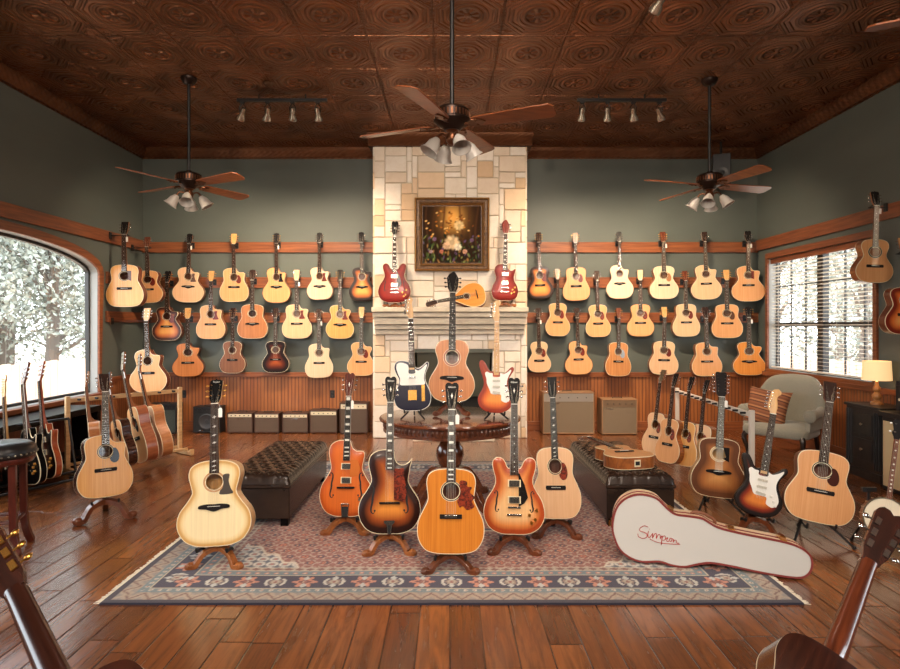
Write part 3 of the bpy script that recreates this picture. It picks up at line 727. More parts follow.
# wainscot, rails, baseboards
FX = 1.06                                # half width of the chimney
tn = [4]
def trim(c, d, mat, bev=.004):
    m = MB(); m.box(c, d); o = struct(m.build('trim_%d' % tn[0], mat, bevel=bev)); tn[0] += 1; return o
def zz(py): return EYE-(py-HY)/F*(BY-.03)
ZR = [(zz(252.5), zz(242)), (zz(287.8), zz(277.2)), (zz(322.6), zz(312.6))]
for sx in (-1, 1):
    xc, xl = sx*(WX+FX)/2, WX-FX
    m = MB(); m.box((xc, BY-.012, .43), (xl, .024, .86)); struct(m.build('wall_panel', M_BEAD, smooth=False))
    for z0, z1 in ZR: trim((xc, BY-.0165, (z0+z1)/2), (xl, .033, z1-z0), RAILX)
    trim((xc, BY-.028, zz(374.5)), (xl, .056, .07), RAILX)
    trim((xc, BY-.02, .07), (xl, .05, .14), RAILX)
    # side walls
    X = sx*(WX-.012)
    m = MB()
    if sx < 0: m.box((X, (BY+FY)/2, .33), (.024, BY-FY, .66)); m.box((X, 8.53, .76), (.024, 1.14, .21))
    else: m.box((X, (BY+FY)/2, .43), (.024, BY-FY, .86))
    struct(m.build('wall_panel', M_BEAD, smooth=False))
    trim((sx*(WX-.0165), (BY+FY)/2, (ZR[0][0]+ZR[0][1])/2+.02), (.033, BY-FY, .16), RAILY)
    trim((sx*(WX-.02), (BY+FY)/2, .07), (.05, BY-FY, .14), RAILY)
    if sx < 0:
        for z0, z1 in ZR[1:]: trim((-WX+.0165, 8.6, (z0+z1)/2), (.033, .98, z1-z0), RAILY)
        trim((-WX+.028, 8.58, zz(374.5)), (.056, 1.04, .07), RAILY); trim((-WX+.03, (FY+8.06)/2, .675), (.10, 8.06-FY, .05), RAILY)
    else:
        trim((WX-.028, (BY+FY)/2, .885), (.056, BY-FY, .06), RAILY)
for o in [o for o in COL.objects if o.name.startswith('wall_panel')]: pass
for i, o in enumerate([o for o in COL.objects if o.name.startswith('wall_panel')]): o.name = 'trim_%d' % (40+i)
# window casings, frames and panes
GLASS = None
def glass():
    m = bpy.data.materials.new('window glass'); m.use_nodes = True; nt = m.node_tree; nt.nodes.clear()
    o = nt.nodes.new('ShaderNodeOutputMaterial'); mx = nt.nodes.new('ShaderNodeMixShader'); tr = nt.nodes.new('ShaderNodeBsdfTransparent'); gl = nt.nodes.new('ShaderNodeBsdfGlossy')
    gl.inputs['Roughness'].default_value = .03; tr.inputs[0].default_value = (.96, .97, .97, 1); fr = nt.nodes.new('ShaderNodeFresnel'); fr.inputs[0].default_value = 1.4
    nt.links.new(fr.outputs[0], mx.inputs[0]); nt.links.new(tr.outputs[0], mx.inputs[1]); nt.links.new(gl.outputs[0], mx.inputs[2]); nt.links.new(mx.outputs[0], o.inputs[0]); return m
GLASS = glass()
DARKFR = plain('dark bronze window frame', (44, 42, 40), .4, .3)
def band(m, loopo, loopi, fn, t0, t1, mi=0):
    n = len(loopo)
    v = [fn(a, b, t) for t in (t0, t1) for L in (loopo, loopi) for a, b in L]
    f = []
    for i in range(n):
        j = (i+1) % n
        f += [(i, j, n+j, n+i), (2*n+i, 3*n+i, 3*n+j, 2*n+j), (i, 2*n+i, 2*n+j, j), (n+i, n+j, 3*n+j, 3*n+i)]
    m.add(v, f, mi)
def window(name, loop, fn, arch, mull=()):
    w = struct(empty(name, fn(sum(p[0] for p in loop)/len(loop), min(p[1] for p in loop), .1)))
    inv = Matrix.Translation(-w.location)
    wfn = lambda a, b, t: Vector(fn(a, b, t))
    big = offset(loop, -.10); m = MB(); m.M = inv; band(m, big, loop, wfn, -.03, .0); m.build('window_casing', RAILY, w, bevel=.004)
    sm = offset(loop, .035); m = MB(); m.M = inv; band(m, loop, sm, wfn, .10, .15)
    for a0, a1, b0, b1, t0, t1 in mull:
        vs = [wfn(a, b, t) for t in (t0, t1) for a, b in REC(a0, a1, b0, b1)]
        m.add(vs, [(0, 1, 2, 3), (4, 5, 6, 7), (0, 1, 5, 4), (1, 2, 6, 5), (2, 3, 7, 6), (3, 0, 4, 7)])
    m.build('window_frame', DARKFR, w, smooth=False)
    m = MB(); m.M = inv; m.add([wfn(a, b, .13) for a, b in sm], [tuple(range(len(sm)))]); m.build('window_pane', GLASS, w, smooth=False)
    return w
LF = lambda a, b, t: (-WX-t, a, b); RF = lambda a, b, t: (WX+t, a, b); FF = lambda a, b, t: (a, FY-t, b)
window('window_1', AW, LF, True); window('window_2', AW2, LF, True)
def sashes(y0, y1, z0, z1):
    c = (y0+y1)/2; zm = (z0+z1)/2-.16; out = [(c-.06, c+.06, z0, z1, .07, .15), (y0, y1, zm-.03, zm+.03, .09, .15)]
    for a0, a1 in ((y0, c-.06), (c+.06, y1)):
        for k in (1, 2): out.append((a0+(a1-a0)*k/3-.008, a0+(a1-a0)*k/3+.008, z0, z1, .12, .14))
        out.append((a0, a1, z1-.42, z1-.404, .12, .14))
    return out
window('window_3', RW, RF, False, sashes(6.58, 8.76, .96, 2.56)); window('window_4', RW2, RF, False, sashes(.6, 2.8, .96, 2.56))
for i, l in enumerate(FWs): window('window_%d' % (5+i), l, FF, False)
# venetian blind in the right window
BLIND = plain('cream blind slat', (226, 218, 204), .45)
bl = empty('venetian_blind', (WX+.05, 7.67, .98), 0, 'cream horizontal slat blind hanging open inside the right wall window', 'blind')
m = MB(); m.M = Matrix.Translation(-bl.location)
z = 1.03
while z < 2.46: m.box((WX+.045, 7.67, z), (.048, 2.13, .003), R=Matrix.Rotation(math.radians(9), 3, 'Y')); z += .047
m.build('slats', BLIND, bl, smooth=False)
m = MB(); m.M = Matrix.Translation(-bl.location); m.box((WX+.045, 7.67, 2.52), (.06, 2.16, .07)); m.build('headrail', RAILY, bl, bevel=.004)
m = MB(); m.M = Matrix.Translation(-bl.location); m.box((WX+.045, 7.67, .99), (.05, 2.13, .02)); m.build('bottom_rail', BLIND, bl)
for y in (6.75, 7.3, 8.05, 8.6):
    m = MB(); m.M = Matrix.Translation(-bl.location); m.tube([(WX+.045, y, .99), (WX+.045, y, 2.5)], .0018, 4); m.build('ladder_cord', BLIND, bl)

# ------------------------------------------------------------------ outside
def leaf_mat(name, a, b_):
    m, nt, b = newmat(name); g = nt.nodes.new('ShaderNodeNewGeometry')
    nt.links.new(ramp(nt, g.outputs['Random Per Island'], [(0, lin(a)), (1, lin(b_))]), b.inputs['Base Color']); b.inputs['Roughness'].default_value = .6
    b.inputs['Subsurface Weight'].default_value = 0; return m
LEAF = [leaf_mat('silver green leaves', (92, 98, 88), (200, 204, 194)), leaf_mat('dull green leaves', (84, 90, 80), (186, 190, 178))]
BARK = plain('grey bark', (110, 100, 92), .9)
def tree(x, y, h, r, n, li, label):
    t = empty('tree', (x, y, 0), 0, label, 'tree', 'trees outside the windows')
    rs = random.Random(int(x*91+y*17)); m = MB(); m.tube([(0, 0, 0), (.1, 0, h*.25), (0, .1, h*.5), (.15, 0, h*.8)], [.16, .13, .1, .04], 8)
    cl = []
    for k in range(16):
        a = rs.uniform(0, 2*PI); q = rs.uniform(.3, .85)*r; zc = rs.uniform(.1, .9)*h; e = Vector((q*math.cos(a), q*math.sin(a), zc)); cl.append((e, rs.uniform(.5, .85)*r))
        m.tube([(0, 0, zc*.6), tuple(e*.6+Vector((0, 0, zc*.35))), tuple(e)], [.06, .04, .015], 5)
    m.build('trunk', BARK, t)
    v = []; f = []
    for i in range(n):
        c, rr = cl[rs.randrange(16)]; p = Vector((rs.gauss(0, 1), rs.gauss(0, 1), rs.gauss(0, 1))).normalized()*rr*rs.uniform(.6, 1)**.5+c
        a = Vector((rs.uniform(-1, 1), rs.uniform(-1, 1), rs.uniform(-1, 1))).normalized(); b = a.cross(Vector((rs.uniform(-1, 1), rs.uniform(-1, 1), .3))).normalized(); s = rs.uniform(.045, .09)
        o = len(v); v += [p-a*s, p+b*s*.5, p+a*s, p-b*s*.5]; f.append((o, o+1, o+2, o+3))
    m = MB(); m.v = [tuple(q) for q in v]; m.f = f; m.m = [0]*len(f); m.build('foliage', LEAF[li], t, smooth=False)
m = MB(); m.box((0, 10, -.14), (90, 80, .04)); tag(m.build('ground', plain('pale dry ground', (214, 196, 176), .9), smooth=False), kind='structure')
for i, (x, y, h, r) in enumerate([(-10.2, 10.6, 6.5, 1.5), (-9.6, 14.4, 7.0, 1.7), (-13.6, 13.4, 8, 1.9), (-13.4, 18.2, 9, 2.3), (-17.8, 17, 10, 2.1), (-18.5, 23, 11, 2.8), (-9.8, 18.6, 8, 2.0), (-12.2, 16.2, 8, 1.6), (-15.5, 23.5, 10, 2.6)]):
    tree(x, y, h, r, 9000, i % 2, ['tall silvery tree seen through the arched left window', 'bushy pale tree seen through the arched left window'][i % 2])
for i, (x, y, h, r) in enumerate([(8.9, 12.9, 6.5, 1.6), (8.7, 16.3, 8, 1.7), (11.4, 17.6, 8, 1.9), (11.2, 21.6, 9, 2.2), (14.6, 21.4, 10, 2.4)]):
    tree(x, y, h, r, 7500, i % 2, ['tall silvery tree seen through the blinds of the right window', 'bushy pale tree seen through the blinds of the right window'][i % 2])
FEN = wood('weathered pale fence boards', (226, 196, 170), (196, 160, 132), (8, 8, 1), .8, 0, .2)
for sx in (-1, 1):
    fe = empty('garden_fence', (sx*7.4, 12, -.12), 0, 'low pale board fence outside the %s window' % ('arched left' if sx < 0 else 'right blind-covered'), 'fence')
    m = MB()
    for k in range(95): m.box((0, -12+k*.2, .52+.01*(k % 3)), (.02, .19, 1.04))
    m.build('boards', FEN, fe, smooth=False)
    m = MB(); m.box((sx*.03, -3, .25), (.04, 19, .08)); m.box((sx*.03, -3, .85), (.04, 19, .08)); m.build('fence_rail', FEN, fe)

# ------------------------------------------------------------------ fireplace
def stone_mat():
    m, nt, b = newmat('cut limestone'); g = nt.nodes.new('ShaderNodeNewGeometry'); v = coords(nt)
    c = ramp(nt, g.outputs['Random Per Island'], [(0, lin((226, 212, 194))), (.3, lin((220, 202, 180))), (.5, lin((230, 220, 206))), (.76, lin((218, 190, 158))), (.88, lin((208, 194, 176))), (.95, lin((206, 176, 142)))], 'CONSTANT')
    f = noise(nt, v, 7, 8, .7, .4)
    c = mix(nt, math_(nt, 'MULTIPLY', ramp(nt, f, [(.45, (0, 0, 0, 1)), (.7, (1, 1, 1, 1))]), .22), c, lin((182, 150, 112)))
    nt.links.new(c, b.inputs['Base Color']); b.inputs['Roughness'].default_value = .85
    bump(nt, b, noise(nt, v, 28, 8, .65), .7, .008); return m
STONE = stone_mat(); MORTAR = plain('sandy mortar', (196, 180, 156), .95); GREYST = None
CY = 8.46
fp = empty('stone_fireplace', (0, CY+.3, 0), 0, 'tall cut limestone chimney with stepped stone mantel and dark firebox', 'fireplace')
inv = Matrix.Translation(-fp.location)
rs = random.Random(21)
U = .0765; NX = 28; NZ = 54
occ = [[False]*NX for _ in range(NZ)]; m = MB(); m.M = inv
fx0, fx1, fz1 = -.50, .60, 1.25
mz0, mz1 = 1.42, 1.84
for j in range(NZ):
    for i in range(NX):
        if occ[j][i]: continue
        w, h = rs.choice([(3, 3), (5, 3), (6, 3), (4, 2), (5, 2), (3, 2), (6, 4), (4, 4), (7, 3), (2, 2), (3, 1), (5, 4)])
        while w > 1 and (i+w > NX or any(occ[j][i+k] for k in range(w))): w -= 1
        h = min(h, NZ-j)
        for a in range(h):
            for k in range(w): occ[j+a][i+k] = True
        x0, x1 = -1.07+i*U, -1.07+(i+w)*U; z0, z1 = j*U, min((j+h)*U, CH-.15)
        if x1 > fx0 and x0 < fx1 and z0 < fz1:                     # keep the firebox opening free
            if z1 > fz1+.03: z0 = fz1
            elif x0 < fx0-.02: x1 = fx0
            elif x1 > fx1+.02: x0 = fx1
            else: continue
        if z1-z0 < .02 or x1-x0 < .02: continue
        g = .005; dd = rs.uniform(.0, .018)
        c = [(x0+g, z0+g), (x1-g, z0+g), (x1-g, z1-g), (x0+g, z1-g)]
        c = [(a+rs.uniform(-.003, .003), b+rs.uniform(-.003, .003)) for a, b in c]
        y0 = CY-dd; ch = .007
        inn = [(min(max(a, c[0][0]+ch), c[1][0]-ch), min(max(b, c[0][1]+ch), c[2][1]-ch)) for a, b in c]
        v = [(a, y0, b) for a, b in inn]+[(a, y0+ch, b) for a, b in c]+[(a, CY+.03, b) for a, b in c]
        m.add(v, [(0, 1, 2, 3)]+[(k, 4+k, 4+(k+1) % 4, (k+1) % 4) for k in range(4)]+[(4+k, 8+k, 8+(k+1) % 4, 4+(k+1) % 4) for k in range(4)])
# side returns
for sx in (-1, 1):
    zc = 0
    while zc < CH-.2:
        h = rs.choice([2, 3, 4])*U; y = CY
        while y < BY-.04:
            l = min(rs.choice([3, 4, 5])*U, BY-.02-y); m.box((sx*(FX+.012), y+l/2, zc+h/2 if zc+h < CH-.15 else (zc+CH-.15)/2), (.03, l-.01, (h if zc+h < CH-.15 else CH-.15-zc)-.01)); y += l
        zc += h
m.build('stone_facing', STONE, fp, smooth=False)
m = MB(); m.M = inv
mo = REC(-FX, FX, 0, CH-.15)
m.box(((-FX+fx0)/2, (CY+BY)/2+.008, CH/2-.08), (fx0+FX, BY-CY-.016, CH-.16)); m.box(((FX+fx1)/2, (CY+BY)/2+.008, CH/2-.08), (FX-fx1, BY-CY-.016, CH-.16))
m.box(((fx0+fx1)/2, (CY+BY)/2+.008, (fz1+CH-.16)/2), (fx1-fx0, BY-CY-.016, CH-.16-fz1)); m.build('chimney_core', MORTAR, fp, smooth=False)
m = MB(); m.M = inv; SOOT = plain('sooty firebrick', (46, 44, 40), .9); m.box(((fx0+fx1)/2, BY-.05, fz1/2), (fx1-fx0, .06, fz1)); m.build('firebox', SOOT, fp)
m = MB(); m.M = inv; GM = plain('grey green steel hood', (92, 94, 84), .5, .4)
m.prism([(CY+.03, fz1-.02), (CY+.06, fz1-.02), (CY+.42, .56), (CY+.40, .54)], fx0+.03, fx1-.03, ax='x'); m.box(((fx0+fx1)/2, CY+.02, fz1-.02), (fx1-fx0, .03, .05)); m.build('fire_hood', GM, fp)
LIME = None
def ledge_mat():
    m, nt, b = newmat('dressed grey limestone'); f = noise(nt, coords(nt, (1, 1, 4)), 5, 8, .7)
    nt.links.new(ramp(nt, f, [(.35, lin((180, 166, 146))), (.65, lin((220, 206, 182)))]), b.inputs['Base Color']); b.inputs['Roughness'].default_value = .8
    bump(nt, b, noise(nt, coords(nt), 22, 8), .6, .006); return m
LIME = ledge_mat()
mants = [(1.77, 1.84, .30, .0), (1.70, 1.77, .25, .01), (1.60, 1.70, .20, .02), (1.53, 1.60, .13, .02), (1.46, 1.53, .07, .02)]
m = MB(); m.M = inv
for z0, z1, dp, ins_ in mants: m.box((0, CY-dp/2+.0, (z0+z1)/2), (2*(FX+.01-ins_), dp, z1-z0-.006))
m.build('mantel', LIME, fp, bevel=.008)
m = MB(); m.M = inv; m.box(((fx0+fx1)/2, CY-.02, .20), (1.12, .50, .40)); m.build('hearth', LIME, fp, bevel=.01)
m = MB(); m.M = inv
hs_ = [(.02, -.15), (.032, -.15), (.05, -.11), (.10, -.06), (.125, -.02), (.125, 0), (-.0, 0), (0, -.15)]
for (a0, a1, fn) in ((-FX-.14, FX+.14, 'f'),):
    P = [(CY-.0-d*1.3, CH+z) for d, z in hs_]; m.prism(P, a0+.05, a1-.05, ax='x')
for sx in (-1, 1): m.box((sx*(FX+.045), (CY+BY)/2, CH-.075), (.09, BY-CY, .15))
m.build('crown_moulding', M_CROWN, fp)

# painting
pt = empty('framed_painting', (0, CY, 2.4), 0, 'gold framed painting of a warm woodland with pale round blooms above the mantel', 'painting')
x0, x1, z0, z1 = (415-450)/70.7, (489-450)/70.7, EYE+(326-271.5)/70.7, EYE+(326-199)/70.7
inv = Matrix.Translation(-pt.location); FRG = wood('antique gilt frame wood', (120, 86, 50), (70, 44, 26), (20, 20, 20), .45, .2)
m = MB(); m.M = inv
pr = [(0, .01), (.0, .055), (.02, .07), (.035, .05), (.06, .045), (.085, .06), (.10, .03), (.115, .012)]
for k in range(len(pr)-1):
    (i0, t0), (i1, t1) = pr[k], pr[k+1]
    a = REC(x0+i0, x1-i0, z0+i0, z1-i0); b = REC(x0+i1, x1-i1, z0+i1, z1-i1)
    v = [(p[0], CY-.02-t0, p[1]) for p in a]+[(p[0], CY-.02-t1, p[1]) for p in b]
    m.add(v, [(q, (q+1) % 4, 4+(q+1) % 4, 4+q) for q in range(4)], 1 if k in (1, 5) else 0)
m.build('frame', [FRG, plain('dull gilt edge', (168, 122, 66), .4, .6)], pt, smooth=False)
m = MB(); m.M = inv; m.box(((x0+x1)/2, CY-.03, (z0+z1)/2), (x1-x0-.01, .02, z1-z0-.01)); m.build('backing_board', FRG, pt)
NP = 90; v = []; f = []; rp = random.Random(5)
g_ = np.linspace(0, 1, NP+1); PU, PW_ = np.meshgrid(g_, g_)
sky = np.exp(-((PU-.52)/.24)**2-((PW_-.80)/.30)**2)[..., None]
PC = np.array((40, 24, 12.))*(1-sky)+np.array((255, 186, 92))*sky
for c0 in (.08, .2, .34, .66, .82, .93):      # tree trunks against the glow
    t_ = np.exp(-((PU-c0-.03*np.sin(PW_*5+c0*9))/.018)**2)[..., None]*(PW_ > .3)[..., None]; PC = PC*(1-t_*.7)+np.array((86, 52, 26))*t_*.7
def dab(cx_, cz_, rx, rz, col, ang=0):
    global PC
    a, b_ = PU-cx_, PW_-cz_; a, b_ = a*math.cos(ang)+b_*math.sin(ang), -a*math.sin(ang)+b_*math.cos(ang)
    k = np.clip(1.6*(1-np.hypot(a/rx, b_/rz)), 0, 1)[..., None]; PC = PC*(1-k)+np.array(col, float)*k
for k_ in range(170):
    x_, z_ = rp.random(), rp.random()**1.3*.5; dab(x_, z_, rp.uniform(.01, .03), rp.uniform(.02, .07), rp.choice([(40, 58, 30), (66, 84, 40), (24, 36, 26), (92, 70, 104), (150, 110, 60), (120, 130, 70), (60, 44, 30)]), rp.uniform(-.7, .7))
for k_ in range(60): dab(rp.gauss(.5, .22), rp.gauss(.72, .13), .03, .02, rp.choice([(230, 150, 60), (180, 104, 40), (250, 200, 120), (120, 70, 30)]), rp.uniform(-1, 1))
for bx, bz, br_, bc in [(.50, .36, .18, (240, 206, 158)), (.62, .66, .12, (250, 214, 150)), (.40, .30, .09, (236, 190, 150)), (.60, .28, .09, (250, 232, 204)), (.32, .20, .05, (200, 120, 90)), (.72, .2, .06, (216, 160, 130)), (.2, .42, .05, (130, 96, 130)), (.84, .40, .05, (110, 80, 110)), (.14, .2, .045, (180, 150, 150))]:
    for q_ in range(9):
        a_ = q_*.7; sh_ = rp.uniform(.82, 1.08); dab(bx+br_*.45*math.cos(a_), bz+br_*.45*math.sin(a_), br_*.42, br_*.3, tuple(min(252, c*sh_) for c in bc), a_)
    dab(bx, bz, br_*.3, br_*.3, tuple(c*.86 for c in bc))
PC = np.clip(PC, 3, 252); cols = [lin(tuple(PC[j_, i_])) for j_ in range(NP+1) for i_ in range(NP+1)]
for j in range(NP+1):
    for i in range(NP+1):
        u, w = i/NP, j/NP; v.append((x0+.115+(x1-x0-.23)*u, CY-.0405, z0+.115+(z1-z0-.23)*w))
for j in range(NP):
    for i in range(NP): a = j*(NP+1)+i; f.append((a, a+1, a+NP+2, a+NP+1))
m = MB(); m.M = inv; m.add(v, f)
def vcol_mat(name, rough):
    mt, nt, b = newmat(name); a = nt.nodes.new('ShaderNodeVertexColor'); a.layer_name = 'Col'; nt.links.new(a.outputs[0], b.inputs['Base Color']); b.inputs['Roughness'].default_value = rough; b.inputs['Specular IOR Level'].default_value = .12; return mt, nt, b
me = bpy.data.meshes.new('canvas'); me.from_pydata([tuple(inv @ Vector(p)) for p in v], [], f); ca = me.color_attributes.new('Col', 'FLOAT_COLOR', 'POINT')
ca.data.foreach_set('color', [q for c in cols for q in c]); me.materials.append(vcol_mat('oil painted canvas', .75)[0]); o = bpy.data.objects.new('canvas', me); COL.objects.link(o); o.parent = pt

# ================================================================== GUITARS ON THE BACK WALL
ORD = ['first', 'second', 'third', 'fourth', 'fifth', 'sixth']
LOOK = {'natural': 'natural', 'pale': 'pale blonde', 'white': 'near white', 'amber': 'amber', 'honey': 'honey', 'cedar': 'cedar', 'tan': 'tan mahogany', 'brown': 'dark brown mahogany', 'darktan': 'dark tan'}
# x, head y, tail y, body left, body right, shape, top, pickguard, pickguard colour, headstock, head colour, look
P_ = plain
NATH = MAPLE; DKH = EBONY; RWH = ROSE; MHH = MAHO
rows = [
 ('top', 'left', [
  (190, 234, 302.5, 174, 204, 'jumbocut', 'pale', 'tay', BRPG, 'peak', DKH, 'pale blonde cutaway jumbo'),
  (234.5, 234, 302, 221, 249, 'dreadcut', 'natural', 'tear', REDPG, 'square', NATH, 'natural cutaway with red pickguard'),
  (277, 233.5, 303, 263.5, 291, 'jumbocut', 'natural', 'tay', BLPG, 'peak', DKH, 'natural cutaway with dark pickguard'),
  (320, 233, 300, 307.5, 333.5, 'omcut', 'white', 'tay', REDPG, 'peak', DKH, 'near white cutaway with brown pickguard'),
  (361.5, 232.5, 301, 349.5, 375, 'omcut', 'sunamber', None, None, 'peak', DKH, 'black rimmed amber sunburst cutaway')]),
 ('middle', 'left', [
  (168.6, 272, 340.5, 153.5, 183, 'omcut', 'sunorange', 'tear', REDPG, 'book', DKH, 'orange sunburst cutaway'),
  (212, 271, 339, 197.5, 226, 'dreadcut', 'natural', 'tay', REDPG, 'square', NATH, 'natural cutaway dreadnought'),
  (253, 270, 338.5, 238.5, 268, 'dread', 'tan', None, None, 'peak', RWH, 'tan mahogany dreadnought'),
  (297, 270, 338.5, 283, 312, 'dreadcut', 'pale', 'tay', REDPG, 'square', NATH, 'pale blonde cutaway dreadnought'),
  (340, 270, 338.5, 326, 353.5, 'omcut', 'honey', 'tay', REDPG, 'peak', DKH, 'honey coloured cutaway')]),
 ('bottom', 'left', [
  (188.5, 308, 376.5, 173.5, 204.5, 'omcut', 'cedar', None, None, 'square', NATH, 'cedar brown cutaway with pale headstock'),
  (233.5, 308, 373, 220.5, 246, 'om', 'brown', None, None, 'square', RWH, 'dark brown mahogany'),
  (276, 308, 372.5, 263, 289.5, 'om', 'sundark', None, None, 'square', RWH, 'near black sunburst'),
  (319, 309, 377.5, 305.5, 333, 'dreadcut', 'white', None, None, 'square', RWH, 'near white cutaway'),
  (361.5, 307, 375.5, 347.5, 375, 'omcut', 'natural', 'tear', REDPG, 'square', NATH, 'natural cutaway with red pickguard')]),
 ('top', 'right', [
  (539, 232.5, 299, 528, 553.5, 'om', 'suntop', 'tear', REDPG, 'square', RWH, 'dark topped orange sunburst'),
  (575.5, 233, 301, 563, 590, 'dread', 'natural', 'tear', REDPG, 'square', MHH, 'natural dreadnought with dark pickguard'),
  (619, 232, 299, 606.5, 633, 'jumbocut', 'white', None, None, 'peak', DKH, 'near white cutaway'),
  (662.5, 232, 299, 649, 677.5, 'om', 'white', 'tear', P_('light brown pickguard', (170, 112, 70), .3), 'square', MHH, 'near white with light brown pickguard'),
  (704.5, 232, 299.5, 691.5, 720.5, 'jumbocut', 'pale', None, None, 'square', RWH, 'pale blonde cutaway'),
  (747.5, 232, 301.5, 732, 763, 'jumbocut', 'natural', 'heart', REDPG, 'book', DKH, 'wide natural cutaway jumbo')]),
 ('middle', 'right', [
  (557, 269, 336, 545, 569.5, 'om', 'natural', 'tear', REDPG, 'square', MHH, 'small natural'),
  (597, 271, 337, 586, 610.5, 'om', 'natural', 'tear', TORT, 'square', RWH, 'natural with tortoise pickguard'),
  (640, 270, 336.5, 627, 653.5, 'om', 'natural', 'tear', TORT, 'square', NATH, 'natural with pale headstock'),
  (684.5, 271, 336.5, 672, 699, 'dread', 'pale', 'tear', REDPG, 'square', MHH, 'pale blonde dreadnought'),
  (726, 270, 338, 712, 741, 'dread', 'natural', 'tear', BRPG, 'square', NATH, 'natural dreadnought with brown pickguard')]),
 ('bottom', 'right', [
  (538.5, 308, 372, 528, 551, 'parlor', 'pale', 'tear', TORT, 'square', RWH, 'small pale'),
  (577, 308, 374.5, 565, 592.5, 'jumbocut', 'natural', 'tear', REDPG, 'square', RWH, 'natural cutaway'),
  (618, 308, 376, 604.5, 630, 'dread', 'darktan', 'tear', SILPG, 'square', MHH, 'dark tan dreadnought with silver pickguard'),
  (663.5, 307, 374.5, 648.5, 677, 'dread', 'pale', 'tear', REDPG, 'square', NATH, 'pale dreadnought with red pickguard'),
  (705, 308, 376, 691, 721, 'dreadcut', 'natural', None, None, 'book', RWH, 'natural cutaway dreadnought'),
  (748, 307, 375, 733.5, 763.5, 'omcut', 'amber', None, None, 'peak', DKH, 'amber cutaway')]),
]
HG = None
def hanger(loc, lab, group, wall='back'):
    h = empty('guitar_hanger', loc, 0, lab, 'hanger', group)
    if wall == 'back': a = Vector((0, BY-.033-loc.y, 0))
    else: a = Vector((WX-.033-loc.x, 0, 0)) if wall == 'right' else Vector((-WX+.033-loc.x, 0, 0))
    ox = a.normalized(); m = MB()
    m.tube([tuple(a-ox*.02), tuple(ox*.035)], .006, 6); m.build('arm', BLACKM, h)
    m = MB()
    if wall == 'back': m.box(tuple(a-Vector((0, .008, 0))), (.05, .014, .09))
    else: m.box(tuple(a-ox*.008), (.014, .05, .09))
    m.build('wall_plate', BLACKM, h, bevel=.003)
    m = MB(); m.tube([(-.032, -.045, .012), (-.034, -.02, 0), (-.03, .02, 0), (0, .036, 0), (.03, .02, 0), (.034, -.02, 0), (.032, -.045, .012)], .0055, 6); m.build('yoke', BLACKM, h)
tags = {(0, 2), (1, 3), (2, 3), (3, 3), (3, 5), (5, 5), (0, 0), (5, 0)}
rj = random.Random(11)
for ri, (row, side_, gs) in enumerate(rows):
    for k, (x, ty, by, bl_, br_, sh, top, pg, pgc, hd, hc, look) in enumerate(gs):
        n = len(gs)
        pos = ORD[k]+' from the left' if k < n-1 else 'nearest the '+('chimney' if side_ == 'left' else 'right corner')
        if side_ == 'right' and k == 0: pos = 'nearest the chimney'
        lab = '%s guitar, %s row %s of chimney, %s' % (look, row, side_, pos)
        sun = top.startswith('sun') or top in ('brown', 'tan', 'cedar')
        g = guitar('acoustic_guitar', lab, 'guitar', 'acoustic guitars on the back wall', sh, top, side=MAHO if sun else (KOA if rj.random() < .4 else MAHOL),
                   head=hd, headcol=hc, pg=pg, pgcol=pgc, bridge='wing' if hd == 'peak' else 'flat', inlay='dot', tagp=(ri, k) in tags, binding=CREAM if rj.random() < .7 else ROSE,
                   peg=GOLD if rj.random() < .4 else CHROME, brcol=EBONY)
        Y = BY-.16; cx = (bl_+br_)/2
        B, T, sc = place(g, (cx, by), (x+(x-cx)*.3, ty), Y, math.radians(1.0), math.radians(rj.uniform(-7, 7)+(6 if side_ == 'left' else -6)), br_-bl_)
        nz = T-(T-B).normalized()*.155*sc
        hanger(Vector((nz.x, Y+.012, nz.z-.008)), 'black hanger holding the %s guitar, %s row, %s' % (' '.join(look.split()[:3]), row, pos), 'guitar hangers on the wall rails')
def wallside(x, ty, by, w, Y, sh, top, pg, pgc, hd, hc, lab, wall, **kw):
    g = guitar('acoustic_guitar', lab, 'guitar', None, sh, top, head=hd, headcol=hc, pg=pg, pgcol=pgc, **kw)
    B, T, sc = place(g, (x[0], by), (x[1], ty), Y, math.radians(0), math.radians(kw.get('yw', 0)), w)
    nz = T-(T-B).normalized()*.155*sc
    hanger(Vector((nz.x, Y+.012, nz.z-.008)), 'black hanger holding the '+' '.join(lab.split()[:3])+' guitar near the '+wall+' wall window', 'guitar hangers on the wall rails', wall)
wallside((127, 126), 222, 307, 39, 8.15, 'dread', 'honey', 'heart', BRPG, 'square', DKH, 'large honey guitar with long dark headstock hanging beside the arched window', 'left', tagp=True)
wallside((150, 148), 237, 303, 30, 8.72, 'om', 'natural', 'tear', REDPG, 'square', MHH, 'natural guitar with red pickguard partly hidden in the left corner', 'left')
wallside((150.5, 148), 308, 392, 37, 8.2, 'jumbocut', 'natural', None, None, 'square', NATH, 'big natural cutaway jumbo guitar hanging low in the left corner', 'left')
wallside((871, 873.5), 192, 283, 43, 6.35, 'parlor', 'natural', None, None, 'peak', DKH, 'natural guitar with wide dark rosette hanging in front of right window', 'right', tagp=True, rosette=EBONY, side=KOA)
wallside((903, 901), 238, 334, 50, 5.9, 'om', 'sunred', None, None, 'square', NATH, 'cherry sunburst guitar hanging at the right edge above the lamp', 'right')

